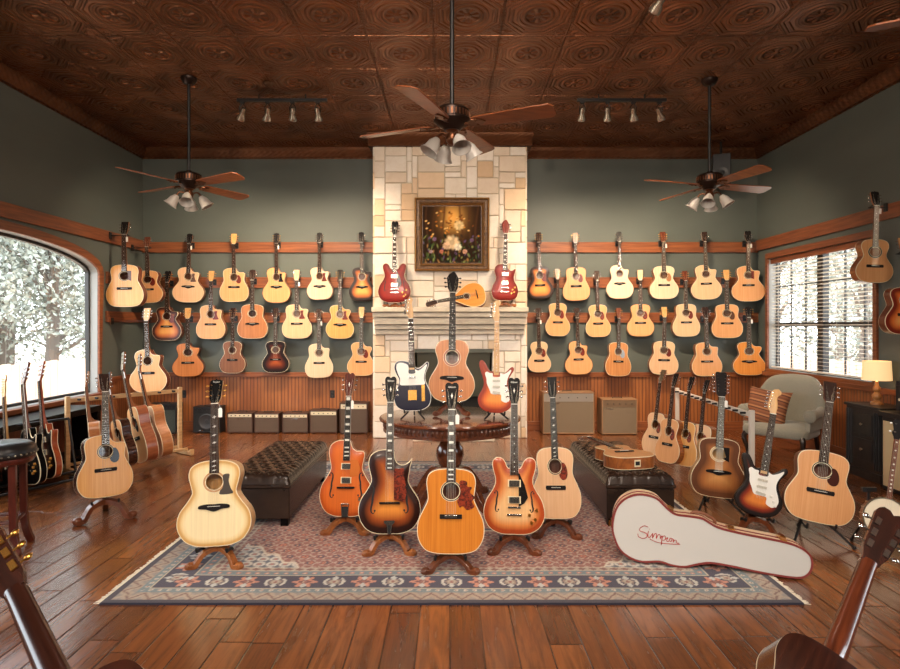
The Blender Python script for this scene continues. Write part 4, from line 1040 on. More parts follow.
# ================================================================== STANDS
STANDW = wood('honey stained stand wood', (170, 104, 54), (120, 66, 32), (20, 20, 20), .35, .3, .05)
STANDD = wood('dark stained stand wood', (120, 64, 34), (78, 40, 22), (20, 20, 20), .35, .3, .05)
def wooden_stand(x, y, top, lab, mat=STANDW, s=1.0, rz=0, group='carved wooden guitar stands', z0=0, d=.10):
    """scroll footed wooden stand; the guitar's tail rests at height top"""
    t = empty('guitar_stand', (x, y, z0), rz, lab, 'guitar stand', group)
    for sx in (-1, 1):
        m = MB(); P = crspline([(0, .03, top-.035), (sx*.05*s, -.0, top-.03), (sx*.12*s, -.04*s, top-.055), (sx*.155*s, -.06*s, top*.42), (sx*.185*s, -.08*s, .03), (sx*.235*s, -.09*s, .028)], 5, False)
        m.tube(P, [1.0-.25*math.sin(PI*i/(len(P)-1)) for i in range(len(P))], flat=(.085*s, .055*s))
        m.ball((sx*.225*s, -.09*s, .03*s+.006), .042*s, 0, 10, (1.15, 1, .9)); m.build('foot', mat, t, bevel=.004)
        m = MB(); m.tube([(sx*.09, .02, top-.04), (sx*.095, -.03, top-.016), (sx*.095, -.075-d*.3, top-.012), (sx*.095, -.085-d*.3, top+.012)], .009, 6); m.build('cradle_arm', plain('padded black rubber', (24, 22, 22), .7), t)
    m = MB(); P = crspline([(0, .05, top-.03), (0, .16*s, top-.02), (0, .25*s, top*.5), (0, .31*s, .022), (0, .36*s, .02)], 5, False); m.tube(P, 1, flat=(.055*s, .034*s)); m.build('foot', mat, t, bevel=.004)
    m = MB(); m.tube([(0, .035, top-.05), (0, .075, top+.02), (0, .10, top+.16)], 1, flat=(.05, .022)); m.box((0, .10-.004, top+.17), (.11, .02, .045)); m.build('upright', mat, t, bevel=.004)
    return t
def tube_stand(x, y, top, lab, rz=0, group='black tubular guitar stands', z0=0, s=1):
    t = empty('guitar_stand', (x, y, z0), rz, lab, 'guitar stand', group)
    for sx in (-1, 1):
        m = MB(); m.tube([(0, .12*s, top+.15), (sx*.10*s, .0, top-.02), (sx*.2*s, -.14*s, .012)], .009, 7); m.ball((sx*.2*s, -.14*s, .014), .014); m.build('leg', BLACKM, t)
        m = MB(); m.tube([(sx*.085*s, .01, top-.012), (sx*.095*s, -.10, top-.014), (sx*.095*s, -.115, top+.02)], .0085, 7); m.build('cradle_arm', plain('padded black rubber', (24, 22, 22), .7), t)
    m = MB(); m.tube([(0, .12*s, top+.15), (0, .30*s, .012)], .009, 7); m.ball((0, .30*s, .014), .014); m.build('leg', BLACKM, t)
    m = MB(); m.tube([(0, .12*s, top+.15), (0, .125*s, top+.3)], .01, 7); m.box((0, .118*s, top+.3), (.1, .02, .03)); m.build('upright', BLACKM, t)
    return t
def fg(lab, name, b, t, z, w, yaw=0, lean=9, stand='wood', standlab='', mat=STANDW, s=1.0, rz=0, srz=0, **kw):
    Y = F*(EYE-z)/(b[1]-HY)
    g = guitar(name, lab, 'guitar', None, fine=True, **kw)
    B, T, sc = place(g, b, t, Y, math.radians(lean), math.radians(yaw), w)
    if stand == 'wood': wooden_stand(B.x, B.y+.02, z-.0, standlab, mat, s*.7, math.radians(yaw*.6+srz))
    elif stand == 'tube': tube_stand(B.x, B.y, z, standlab, math.radians(yaw*.6+srz))
    return B, T
BLK = EBONY
fg('large blonde jumbo acoustic guitar standing in front of the left ottoman', 'acoustic_guitar', (216.5, 545), (217.5, 380), .15, 73, 3, standlab='wooden stand under the blonde jumbo acoustic guitar',
   shape='jumbo', top='blonde', side=MAPLE, neck=MAPLE, fb=ROSE, head='peak', headcol=BLACK, peg=GOLD, pg='tay', pgcol=BRPG if 0 else plain('slate brown pickguard', (74, 66, 58), .3), bridge='wing', inlay='fancy', rosette=plain('pale rosewood ring', (190, 140, 90), .4), tagp=True, logo='Taylor')
fg('orange single cutaway hollow body electric guitar with vibrato tailpiece', 'hollow_body_guitar', (346, 516), (350.5, 375), .14, 47, 0, standlab='wooden stand under the orange hollow body guitar', mat=STANDW,
   shape='gretsch', top='orange', side=MAPLE and wood('orange sides', (176, 84, 34), (140, 60, 24)), neck=MAPLE, head='book', headcol=wood('red brown head veneer', (96, 36, 20), (60, 22, 13), spec=.12, coat=0), peg=CHROME, inlay='block', fb=EBONY, tagp=True)
fg('tobacco sunburst archtop guitar with pointed cutaway and trapeze tailpiece', 'archtop_guitar', (389.5, 533), (391, 379), .15, 62, 4, standlab='wooden stand under the tobacco sunburst archtop guitar',
   shape='arch', top='sunarch', side=MAHO, neck=MAHO, head='book', headcol=BLACK, peg=CHROME, inlay='trap', fb=ROSE, logo='Gibson')
fg('amber square shouldered acoustic guitar with large tortoise pickguard, front centre', 'acoustic_guitar', (450.5, 552.5), (452, 385), .13, 67, 0, standlab='wooden stand under the amber square shouldered acoustic guitar', mat=STANDD,
   shape='dread', top='aged', side=MAHO, neck=MAHO, head='book', headcol=BLACK, peg=CHROME, pg='hum', pgcol=TORT, bridge='box', inlay='trap', logo='Gibson', tagp=True)
fg('cherry sunburst double horned semi hollow electric guitar', 'semi_hollow_guitar', (514, 534), (514, 380), .14, 61, -3, standlab='wooden stand under the double horned semi hollow guitar', mat=STANDD,
   shape='semi', top='flame', side=wood('red brown sides', (168, 80, 44), (128, 52, 28)), neck=MAHOL, head='book', headcol=BLACK, peg=CHROME, fb=ROSE, logo='Gibson')
fg('natural dreadnought with ornate inlaid black headstock between front guitars and right ottoman', 'acoustic_guitar', (556.5, 518), (551.5, 377), .15, 49, -6, standlab='dark stand under the dreadnought with ornate headstock', mat=STANDD,
   shape='dread', top='pale', side=MAHO, neck=MAHO, head='square', headcol=plain('black pearl inlaid veneer', (20, 20, 20), .3, spec=.12), peg=CHROME, pg='tear', pgcol=TORT, fb=EBONY, inlay='fancy', bridge='flat')
# right side of the room
fg('brown sunburst twelve string acoustic guitar beside the right rack', 'acoustic_guitar', (716, 497), (721, 372), .14, 52, -10, 8, 'tube', 'black tube stand under the twelve string guitar',
   shape='dread', top='sunbrown', side=MAPLE, neck=MAHO, head='twelve', headcol=EBONY, peg=CHROME, pg='heart', pgcol=BLPG, strings=12, bridge='wing', rosette=plain('cream ring', (216, 180, 130), .4), tagp=True)
fg('three tone sunburst double cutaway electric guitar with white pickguard and maple headstock', 'electric_guitar', (756, 516), (776, 390), .16, 44, -14, 8, 'wood', 'wooden stand under the three tone sunburst electric guitar', STANDD,
   shape='strat', top='strat3', side=BLACK, neck=MAPLE, head='inline', headcol=MAPLE, peg=CHROME, fb=ROSE, binding=BLACK)
fg('large natural dreadnought on black stand in front of the armchair', 'acoustic_guitar', (815, 522), (829.5, 382), .14, 62, -16, 9, 'tube', 'black tube stand under the large natural dreadnought',
   shape='dread', top='natural', side=MAHO, neck=MAHO, head='square', headcol=ROSE, peg=CHROME, pg='tear', pgcol=plain('dark tortoise guard', (66, 26, 18), .25), bridge='flat')
# banjo
bj = empty('banjo', (0, 0, 0), 0, 'open back banjo with pale head standing at the right edge of the room', 'banjo')
R_ = .15; m = MB(); ring = [(R_-.012, -.035), (R_, -.035), (R_, .03), (R_-.012, .03), (R_-.012, -.035)]
m.lathe(ring, (0, 0, R_), 40, 0, Matrix.Rotation(PI/2, 3, 'X'), caps=False); m.build('rim', MAHO, bj)
m = MB(); m.lathe([(0, .034), (R_-.004, .034), (R_-.004, .030), (0, .030)], (0, 0, R_), 40, 0, Matrix.Rotation(PI/2, 3, 'X'), caps=False); m.build('drum_head', plain('banjo skin', (226, 212, 184), .5), bj)
m = MB(); m.lathe([(R_-.003, .026), (R_+.006, .026), (R_+.006, .038), (R_-.003, .038), (R_-.003, .026)], (0, 0, R_), 40, 0, Matrix.Rotation(PI/2, 3, 'X'), caps=False); m.build('tension_hoop', NICKEL, bj)
for i in range(20):
    a = 2*PI*i/20; x, z = (R_+.009)*math.cos(a), R_+(R_+.009)*math.sin(a); m = MB(); m.tube([(x, -.04, z), (x, .02, z)], .0028, 5); m.box((x, .0, z), (.009, .016, .009)); m.build('bracket', NICKEL, bj)
m = MB(); m.add([(-.016, -.035, 2*R_), (.016, -.035, 2*R_), (.018, -.035, .0+2*R_+.46), (-.018, -.035, 2*R_+.46), (-.018, -.044, 2*R_), (.018, -.044, 2*R_), (.015, -.044, 2*R_+.46), (-.015, -.044, 2*R_+.46), (0, -.01, 2*R_), (0, -.015, 2*R_+.46)], [(4, 5, 6, 7), (0, 4, 7, 3), (1, 2, 6, 5), (0, 3, 9, 8), (1, 8, 9, 2), (0, 8, 1, 5, 4), (3, 7, 6, 2, 9)])
m.build('neck', MAHO, bj)
m = MB()
for k_ in range(1, 20):
    z = 2*R_+.46-.62*FRETS[k_-1]
    if z > 2*R_: m.box((0, -.0445, z), (.034, .001, .0014), 0); (k_ % 2) and m.box((0, -.0447, z+.012), (.012, .0006, .010), 1)
m.build('frets', [CHROME, IVORY], bj)
m = MB(); m.prism([(x/1000, 2*R_+.46+z/1000) for x, z in HEADS['banjo']], -.042, -.028); m.build('headstock', EBONY, bj, bevel=.001)
for s_ in (-1, 1):
    for z in (.055, .12): inst('tuning_peg', peg_mesh(CHROME, s_, WHITEP), bj, (s_*.033, -.04, 2*R_+.46+z))
m = MB(); m.box((0, -.044, .11), (.055, .014, .004)); m.build('bridge', MAPLE, bj)
m = MB()
for i in range(4): m.tube([(-.02+i*.013, -.05, .11), (-.011+i*.0075, -.049, 2*R_+.46)], .0005, 3)
m.build('strings', STEELS, bj, smooth=False)
bj['_len'] = 2*R_+.46+.15; bj['_wid'] = 2*R_; bj['_d'] = .06
B, T, sc = place(bj, (881, 538), (897, 421), F*(EYE-.13)/(538-HY), math.radians(10), math.radians(-14))
tube_stand(B.x, B.y, .13, 'black tube stand under the banjo')

# ------------------------------------------------------------------ the two ottomans
def leather_mat():
    m, nt, b = newmat('dark brown leather'); f = noise(nt, coords(nt), 5, 5)
    nt.links.new(ramp(nt, f, [(.3, lin((34, 24, 19))), (.7, lin((54, 39, 30)))]), b.inputs['Base Color']); b.inputs['Roughness'].default_value = .24
    vo = nt.nodes.new('ShaderNodeTexVoronoi'); vo.inputs['Scale'].default_value = 160; nt.links.new(coords(nt), vo.inputs['Vector'])
    bump(nt, b, vo.outputs['Distance'], .12, .002); return m
LEATH = leather_mat()
def ottoman(x0, x1, y0, y1, lab):
    cx, cy = (x0+x1)/2, (y0+y1)/2; w, l = x1-x0, y1-y0
    t = empty('tufted_ottoman', (cx, cy, 0), 0, lab, 'ottoman', 'tufted leather ottomans')
    m = MB(); m.box((0, 0, .19), (w-.01, l-.01, .24)); m.build('base', LEATH, t, bevel=.012)
    for sx in (-1, 1):
        for sy in (-1, 1): m = MB(); m.box((sx*(w/2-.05), sy*(l/2-.05), .04), (.06, .06, .08)); m.build('leg', BLACK, t, bevel=.004)
    m = MB(); m.box((0, 0, .325), (w+.012, l+.012, .03)); m.build('lid', LEATH, t, bevel=.01)
    ny, nx = 12, 5; bt = []
    for j in range(ny):
        for i in range(nx-(j % 2)):
            bt.append(((i-(nx-1-(j % 2))/2)*(w-.08)/(nx-1)*.94, (j-(ny-1)/2)*(l-.12)/(ny-1)))
    gx, gy = 40, 96; v = []; f = []
    BT = np.array(bt)
    for j in range(gy+1):
        for i in range(gx+1):
            x, y = (i/gx-.5)*w, (j/gy-.5)*l
            e = min(w/2-abs(x), l/2-abs(y)); d_ = np.sort(np.hypot(BT[:, 0]-x, BT[:, 1]-y))
            dim = math.exp(-(d_[0]/.018)**2)*.026; cr = math.exp(-((d_[1]-d_[0])/.018)**2)*.011 if d_[0] < .09 else 0
            z = .342+.085*(1-math.exp(-e/.018))**1 if e > 0 else .342
            z = max(.342, z-(dim+cr)*min(1, e/.03)); v.append((x*(1 if e > 0 else 1), y, z))
    for j in range(gy):
        for i in range(gx): a = j*(gx+1)+i; f.append((a, a+1, a+gx+2, a+gx+1))
    m = MB(); m.add(v, f); m.build('tufted_cushion', LEATH, t, angle=80)
    bm_ = MB(); bm_.ball((0, 0, 0), .010, 0, 10, (1, 1, .55)); bo = bm_.build('button', LEATH, t); me = bo.data; first = True
    for x, y in bt:
        if first: bo.location = (x, y, .402); first = False
        else: inst('button', me, t, (x, y, .402))
    return t
ottoman(-1.80, -1.25, 4.68, 6.12, 'dark brown leather ottoman left of the table, its tufted top empty')
ottoman(1.22, 1.76, 4.68, 6.12, 'dark brown tufted ottoman with a guitar lying on top')
g = guitar('acoustic_guitar', 'koa sided acoustic guitar lying flat on the right ottoman', 'guitar', None, 'om', 'natural', side=KOA, head='square', headcol=DKH, fine=True)
L = g['_len']; sc = 1.02
u = Vector((-.22, .975, 0)).normalized(); fr = Vector((0, 0, -1)); xx = fr.cross(u)  # local y = back = down
M = Matrix((xx, fr, u)).transposed().to_4x4(); M.translation = Vector((1.50, 4.80, .428+.052*sc)); g.matrix_world = M @ Matrix.Diagonal((1.08, sc, sc, 1))
for k in ('_len', '_wid', '_d'): del g[k]
m = MB(); m.M = Matrix.Translation((0, 0, -.0005)); m.box((0, .0, 0), (.05, .055, .003)); m.box((0, .0, -.002), (.034, .03, .004), 1); o = m.build('tail_wedge', [CREAM, BLACKM], g)

# ------------------------------------------------------------------ rug
RX0, RX1, RY0, RY1 = -1.98, 2.0, 3.40, 6.95
rg = empty('persian_rug', ((RX0+RX1)/2, (RY0+RY1)/2, 0), 0, 'large patterned persian rug with red field and navy border on the floor', 'rug')
rw, rl = RX1-RX0, RY1-RY0; st = .0085; nx, ny = int(rw/st), int(rl/st)
X, Yg = np.meshgrid(np.linspace(0, rw, nx+1), np.linspace(0, rl, ny+1))
D = np.minimum(np.minimum(X, rw-X), np.minimum(Yg, rl-Yg))
alongx = np.minimum(Yg, rl-Yg) < np.minimum(X, rw-X)
Sx = np.where(alongx, X-rw/2, Yg-rl/2)
def L3(c): return np.array(lin(c)[:3])
nr = np.random.RandomState(3)
C = np.zeros(X.shape+(3,)); C[:] = L3((150, 92, 78))
def put(mask, col): C[mask] = L3(col)
# field: small flower lattice
p = .105; row = np.floor(Yg/p).astype(int); fx = ((X+(row % 2)*p/2) % p)-p/2; fy_ = (Yg % p)-p/2; rr = np.hypot(fx, fy_); th = np.arctan2(fy_, fx)
put(rr < .047+.006*np.cos(6*th), (186, 158, 138)); put((rr < .036+.005*np.cos(5*th)), (142, 78, 66)); put(rr < .022+.004*np.cos(5*th), (66, 66, 82)); put(rr < .009, (214, 150, 110))
col2 = (np.floor(X/p)+row).astype(int) % 3
put((rr > .052) & (np.abs(fx) < .012), (96, 108, 108))
k = (col2 == 0) & (rr < .022); put(k, (196, 116, 84)); put((col2 == 0) & (rr < .008), (50, 50, 70))
# central medallion
cxm, cym = rw/2, rl/2; md = np.abs(X-cxm)/.95+np.abs(Yg-cym)/.9; ma = np.arctan2(Yg-cym, X-cxm); mdd = md+.05*np.cos(16*ma)
mm = mdd < 1; put(mm & (rr > .046), (168, 120, 104)); put((mdd > .95) & mm, (206, 186, 160)); put((mdd > .90) & (mdd < .95), (60, 62, 84))
# corner spandrels
XX, YY = np.minimum(X, rw-X)-.52, np.minimum(Yg, rl-Yg)-.50
spn = XX*.9+YY*1.0+.03*np.sin(XX*40)
sp_ = (spn < .42) & (XX > 0) & (YY > 0); C[sp_] = L3((150, 150, 146))
q = .085; f1 = (X % q)-q/2; f2 = (Yg % q)-q/2; r2 = np.hypot(f1, f2)
put(sp_ & (r2 < .037) & (r2 > .024), (216, 206, 190)); put(sp_ & (r2 < .015), (176, 116, 100)); put(sp_ & (r2 > .045), (84, 92, 104)); put((spn > .42) & (spn < .45) & (XX > 0) & (YY > 0), (214, 200, 176))
# border bands
def bandm(a, b): return (D >= a) & (D < b)
put(D < .50, (150, 150, 144))
put(D < .035, (36, 34, 52))
b1 = bandm(.035, .135); C[b1] = L3((176, 156, 134)); zg = np.abs(((Sx/.12) % 1)-.5)*2*.075+.045; put(b1 & (np.abs(D-zg) < .010), (128, 96, 84)); put(b1 & (np.abs(D-zg) > .045), (150, 140, 130))
b2 = bandm(.135, .19); C[b2] = L3((116, 132, 134)); v2 = np.hypot(((Sx/.055) % 1-.5)*.055, D-.1625); put(b2 & (v2 < .013), (206, 196, 176)); put(b2 & (v2 < .006), (150, 90, 80))
b3 = bandm(.19, .37); C[b3] = L3((42, 44, 68)); per = .36; s1 = ((Sx/per) % 1-.5)*per; r3 = np.hypot(s1, (D-.28)); t3 = np.arctan2(D-.28, s1)
put(b3 & (r3 < .062+.018*np.cos(6*t3)), (204, 136, 108)); put(b3 & (r3 < .034+.008*np.cos(4*t3)), (120, 66, 62)); put(b3 & (r3 < .014), (224, 204, 176))
s2 = (((Sx/per)+.5) % 1-.5)*per; r4 = np.hypot(s2, D-.28); t4 = np.arctan2(D-.28, s2); put(b3 & (r4 < .066) & (r4 > .048) & (np.abs(np.sin(t4)) < .8), (206, 200, 186)); put(b3 & (r4 < .040+.006*np.cos(8*t4)), (150, 128, 116)); put(b3 & (r4 < .026+.004*np.cos(6*t4)), (186, 172, 150)); put(b3 & (r4 < .012), (96, 66, 62))
s3 = (((Sx/per)+.25) % .5-.25)*per; put(b3 & (np.abs(s3)/.022+np.abs(np.abs(D-.28)-.05)/.032 < 1), (196, 196, 188)); put(b3 & (np.abs(s3)/.014+np.abs(D-.28)/.022 < 1), (150, 96, 84))
put(bandm(.186, .192) | bandm(.368, .376), (206, 190, 160))
b4 = bandm(.376, .44); C[b4] = L3((112, 130, 134)); v4 = np.hypot(((Sx/.06) % 1-.5)*.06, D-.408); put(b4 & (v4 < .015), (196, 130, 110)); put(b4 & (v4 < .006), (224, 214, 190))
b5 = bandm(.44, .50); C[b5] = L3((186, 170, 148)); v5 = np.abs(((Sx/.07) % 1)-.5)*2; put(b5 & (np.abs(D-.47) < .02*v5), (130, 86, 76))
wear = nr.rand(*X.shape)[..., None]*.3+.85; C *= wear
C = C*.84+np.array(L3((140, 120, 112)))*.16
fade = (np.sin(X*3.1+np.sin(Yg*2.2)*2)*np.sin(Yg*2.7+1)*.06+1)[..., None]; C = C*fade*.95+.012
v = np.stack([X-rw/2, Yg-rl/2, .012+.002*np.sin(X*5)*np.sin(Yg*4)], -1).reshape(-1, 3)
ii = np.arange((nx+1)*(ny+1)).reshape(ny+1, nx+1); fq = np.stack([ii[:-1, :-1], ii[:-1, 1:], ii[1:, 1:], ii[1:, :-1]], -1).reshape(-1, 4)
me = bpy.data.meshes.new('pile'); me.vertices.add(len(v)); me.vertices.foreach_set('co', v.ravel()); me.loops.add(fq.size); me.loops.foreach_set('vertex_index', fq.ravel())
me.polygons.add(len(fq)); me.polygons.foreach_set('loop_start', np.arange(len(fq))*4); me.update(calc_edges=True)
ca = me.color_attributes.new('Col', 'FLOAT_COLOR', 'POINT'); ca.data.foreach_set('color', np.concatenate([C.reshape(-1, 3), np.ones((len(v), 1))], 1).ravel())
mt, nt, b = vcol_mat('knotted wool', .95); b.inputs['Sheen Weight'].default_value = .15; b.inputs['Specular IOR Level'].default_value = .15; bump(nt, b, noise(nt, coords(nt), 260, 2), .5, .003)
me.materials.append(mt); o = bpy.data.objects.new('pile', me); COL.objects.link(o); o.parent = rg
m = MB(); m.box((0, 0, .005), (rw+.01, rl+.01, .010)); m.build('backing', plain('dark rug backing', (40, 38, 52), .9), rg)
m = MB(); rf = random.Random(2)
for sx in (-1, 1):
    y = -rl/2
    while y < rl/2: m.tube([(sx*rw/2, y, .007), (sx*(rw/2+rf.uniform(.03, .045)), y+rf.uniform(-.008, .008), .004)], .003, 4); y += .011
tag(m.build('fringe', plain('ivory wool fringe', (214, 202, 180), .9), rg), kind='stuff')

# ------------------------------------------------------------------ round pedestal table with its three guitars
TBW = wood('polished mahogany table', (124, 66, 36), (76, 36, 20), (6, 30, 30), .16, .8, .02)
TC, TR, TZ = 5.33, .625, .785
tb = empty('pedestal_table', (0, TC, 0), 0, 'round polished pedestal table with carved apron in front of the fireplace', 'table')
m = MB(); m.lathe([(0, TZ-.032), (TR-.02, TZ-.032), (TR-.004, TZ-.026), (TR, TZ-.014), (TR-.006, TZ-.003), (TR-.02, TZ), (0, TZ)], (0, 0, 0), 72); m.build('tabletop', TBW, tb, angle=30)
m = MB(); m.lathe([(TR-.07, TZ-.03), (TR-.045, TZ-.035), (TR-.045, TZ-.10), (TR-.035, TZ-.105), (TR-.035, TZ-.118), (TR-.07, TZ-.12), (TR-.07, TZ-.03)], (0, 0, 0), 72, caps=False)
for i in range(90):
    a = 2*PI*i/90; m.ball(((TR-.045)*math.cos(a), (TR-.045)*math.sin(a), TZ-.068), .017, 0, 6, (.8, .8, 1.5))
m.build('carved_apron', wood('carved apron wood', (112, 62, 38), (60, 30, 18), (30, 30, 30), .3, .5, .2), tb)
m = MB(); m.lathe([(.0, .17), (.10, .18), (.12, .22), (.07, .26), (.055, .30), (.10, .36), (.125, .43), (.12, .50), (.085, .56), (.055, .60), (.06, .63), (.10, .66), (.14, .69), (0, .70)], (0, 0, 0), 28); m.build('pedestal', TBW, tb, angle=50)
for k in range(4):
    a = PI/4+k*PI/2; c, s_ = math.cos(a), math.sin(a)
    P = crspline([(.06*c, .06*s_, .25), (.18*c, .18*s_, .27), (.30*c, .30*s_, .17), (.40*c, .40*s_, .05), (.47*c, .47*s_, .035)], 5, False)
    m = MB(); m.tube(P, [1.2-.5*i/(len(P)-1) for i in range(len(P))], flat=(.07, .075)); m.ball((.47*c, .47*s_, .036), .036); m.build('leg', TBW, tb, bevel=.006)
def onT(lab, name, b, t, Y, w, yaw, lean, st, stlab, stm=STANDD, z0=TZ, srz=0, ss=.6, **kw):
    g = guitar(name, lab, 'guitar', None, fine=True, **kw); B, T, sc = place(g, b, t, Y, math.radians(lean), math.radians(yaw), w)
    if st == 'wood': wooden_stand(B.x, B.y+.02, max(.05, B.z-z0), stlab, stm, ss, math.radians(srz), 'small guitar stands', z0)
    else:
        t_ = empty('guitar_stand', (B.x, B.y, z0), 0, stlab, 'guitar stand', 'small guitar stands'); h = max(.03, B.z-z0)
        for sx in (-1, 1):
            m = MB(); m.tube([(0, .10, h+.08), (sx*.05, .05, h*.7), (sx*.10, -.05, .008)], .007, 6); m.build('leg', BLACKM, t_)
            m = MB(); m.tube([(sx*.06, .04, h-.008), (sx*.07, -.05, h-.008), (sx*.07, -.06, h+.02)], .007, 6); m.build('cradle_arm', BLACKM, t_)
        m = MB(); m.tube([(0, .10, h+.08), (0, .2, .008)], .007, 6); m.build('leg', BLACKM, t_)
onT('midnight blue single cutaway electric guitar with white pickguard on round table', 'electric_guitar', (413, 411), (410.5, 297), 5.12, 37, 0, 9, 'tube', 'small black stand under the midnight blue electric guitar on the table',
    shape='tele', top='navy', side=TOPS['navy'], neck=MAPLE, fb=ROSE, head='teleh', headcol=MAPLE, peg=CHROME, binding=WHITEP)
onT('cedar topped acoustic guitar with dark bridge in the middle of the table', 'acoustic_guitar', (451.5, 402), (453, 274), 5.3, 46, 0, 9, 'wood', 'low wooden stand under the cedar topped acoustic on the table', ss=.62,
    shape='parlor', top='cedar', side=MAHO, neck=MAHO, fb=EBONY, head='point', headcol=EBONY, peg=BLACKM, bridge='wing', rosette=plain('reddish brown ring', (150, 70, 44), .4))
onT('amber cherry double cutaway electric guitar with white pickguard on round table', 'electric_guitar', (496, 413), (497, 301), 5.12, 36, -3, 9, 'tube', 'small black stand under the amber cherry electric guitar on the table',
    shape='strat', top='strat2', side=wood('cherry edge', (140, 44, 20), (110, 34, 16)), neck=MAPLE, fb=MAPLE, head='inline', headcol=MAPLE, peg=CHROME, binding=wood('cherry edge', (140, 44, 20), (110, 34, 16)))
# mantel guitars
MZ = 1.84
onT('cherry red double horned electric guitar standing left on the mantel', 'semi_hollow_guitar', (394.5, 303), (395, 222.5), CY-.13, 33, 0, 3, 'wood', 'wooden stand under the cherry red guitar left on the mantel', STANDW, MZ, ss=.6,
    shape='semi', top='cherry', side=TOPS['cherry'], neck=MAHO, head='book', headcol=BLACK, peg=CHROME, inlay='block', binding=CREAM)
onT('flamed red single cutaway electric guitar standing right on the mantel', 'electric_guitar', (504.5, 301), (505.5, 221), CY-.13, 27, 0, 3, 'wood', 'wooden stand under the flamed red guitar right on the mantel', STANDW, MZ, ss=.6,
    shape='single', top='cherry', side=TOPS['cherry'], neck=MAHO, head='point', headcol=wood('flamed red veneer', (130, 40, 20), (90, 24, 14)), peg=CHROME, inlay='trap', binding=CREAM)
g = guitar('mandolin', 'small teardrop mandolin leaning sideways against stones on the mantel', 'mandolin', None, 'mando', 'amber', side=MAHO, head='mandoh', headcol=ROSE, fb=EBONY, strings=8, rosette=None)
place3(g, at(485, 294, CY-.10), at(426, 305, CY-.17), PI); g.location.y -= .02

# ------------------------------------------------------------------ white guitar case standing against the right ottoman
cs = empty('guitar_case', (0, 0, 0), 0, 'white guitar case with maroon edging standing against the right ottoman', 'guitar case')
ZP = [(60, 200), (58, 165), (68, 125), (90, 98), (125, 84), (160, 86), (195, 100), (222, 128), (250, 150), (290, 158), (330, 168), (370, 194), (430, 214), (500, 232), (560, 248), (600, 264), (628, 288), (634, 318), (622, 344), (590, 352), (500, 335), (410, 312), (350, 300), (312, 303), (275, 309), (235, 302), (200, 290), (150, 289), (110, 274), (78, 245)]
kk = 1/2.903/166
cpts = [((x-60)*kk, ((295+(x-140)*.127)-y)*kk*1.04) for x, y in ZP]
cpts = crspline(cpts, 4); mn = min(p[1] for p in cpts); cpts = [(a, max(b-mn, 0)) for a, b in cpts]
TH = .16; WT = plain('white grained vinyl', (202, 199, 192), .5); MAR = plain('maroon piping', (128, 52, 48), .45); TANV = plain('cream tan vinyl side', (218, 190, 156), .5)
m = MB(); m.prism(cpts, 0, TH*.42, 0, 1); m.build('lid', [WT, TANV], cs, bevel=.008)
m = MB(); m.prism(offset(cpts, .001), TH*.44, TH, 0, 1); m.build('shell', [WT, TANV], cs, bevel=.008)
m = MB(); band(m, offset(cpts, -.0045), offset(cpts, .008), lambda a, b, t: Vector((a, t, b)), -.003, .006)
o = m.build('piping', MAR, cs); m = MB(); band(m, offset(cpts, -.004), offset(cpts, .006), lambda a, b, t: Vector((a, t, b)), TH*.40, TH*.46); m.build('piping', GOLD if 0 else MAR, cs)
def nearest(zx, zy):
    q = ((zx-60)*kk, ((295+(zx-140)*.127)-zy)*kk*1.04-mn); return min(range(len(cpts)), key=lambda i: math.hypot(cpts[i][0]-q[0], cpts[i][1]-q[1]))
for i in [nearest(*q) for q in ((62, 175), (232, 138), (418, 208), (560, 246), (628, 330))]:
    p = cpts[i % len(cpts)]; q = cpts[(i+1) % len(cpts)]; a = math.atan2(q[1]-p[1], q[0]-p[0]); m = MB(); m.M = Matrix.Translation((p[0], TH*.42, p[1])) @ Matrix.Rotation(-a, 4, 'Y')
    m.box((0, 0, .0), (.042, .08, .014)); m.tube([(-.016, -.015, .006), (-.016, -.015, .018), (.016, -.015, .018), (.016, -.015, .006)], .004, 6); m.build('latch', GOLD, cs)
i0, i1 = 34, 45
P = [Vector((cpts[i][0], TH*.42, cpts[i][1])) for i in (nearest(300, 158), nearest(368, 192))]; d_ = (P[1]-P[0]); n_ = Vector((-d_.z, 0, d_.x)).normalized(); n_ = n_ if n_.z > 0 else -n_
m = MB(); m.tube(crspline([tuple(P[0]+n_*.0), tuple(P[0]+n_*.022+d_*.1), tuple(P[0]+d_*.5+n_*.032), tuple(P[1]+n_*.022-d_*.1), tuple(P[1])], 4, False), .010, 8); m.build('handle', plain('brown leather handle', (120, 70, 44), .5), cs)
RED = plain('red signature print', (176, 36, 34), .5)
def zt(x, y): return ((x-60)*kk, -.0015, ((295+(x-140)*.127)-y)*kk*1.04-mn)
strokes = [[(167, 184), (155, 180), (143, 186), (142, 194), (154, 199), (163, 205), (163, 214), (152, 218), (138, 212), (136, 203)], [(168, 196), (166, 210), (170, 216), (176, 210)], [(170, 190), (171, 191)],
           [(176, 210), (181, 204), (180, 218), (186, 206), (192, 206), (191, 220), (197, 209), (203, 210), (203, 222)], [(203, 222), (209, 212), (206, 240), (210, 216), (218, 214), (218, 224), (210, 226)],
           [(218, 224), (226, 218), (222, 228), (228, 230), (232, 222), (238, 222), (236, 231), (231, 229)], [(238, 222), (243, 226), (241, 234), (246, 227), (251, 229), (252, 236), (260, 237)], [(172, 220), (200, 233), (262, 241)]]
m = MB()
for s_ in strokes: m.tube([zt(*p) for p in crspline(s_, 3, False)], .0022, 5)
m.build('signature', RED, cs)
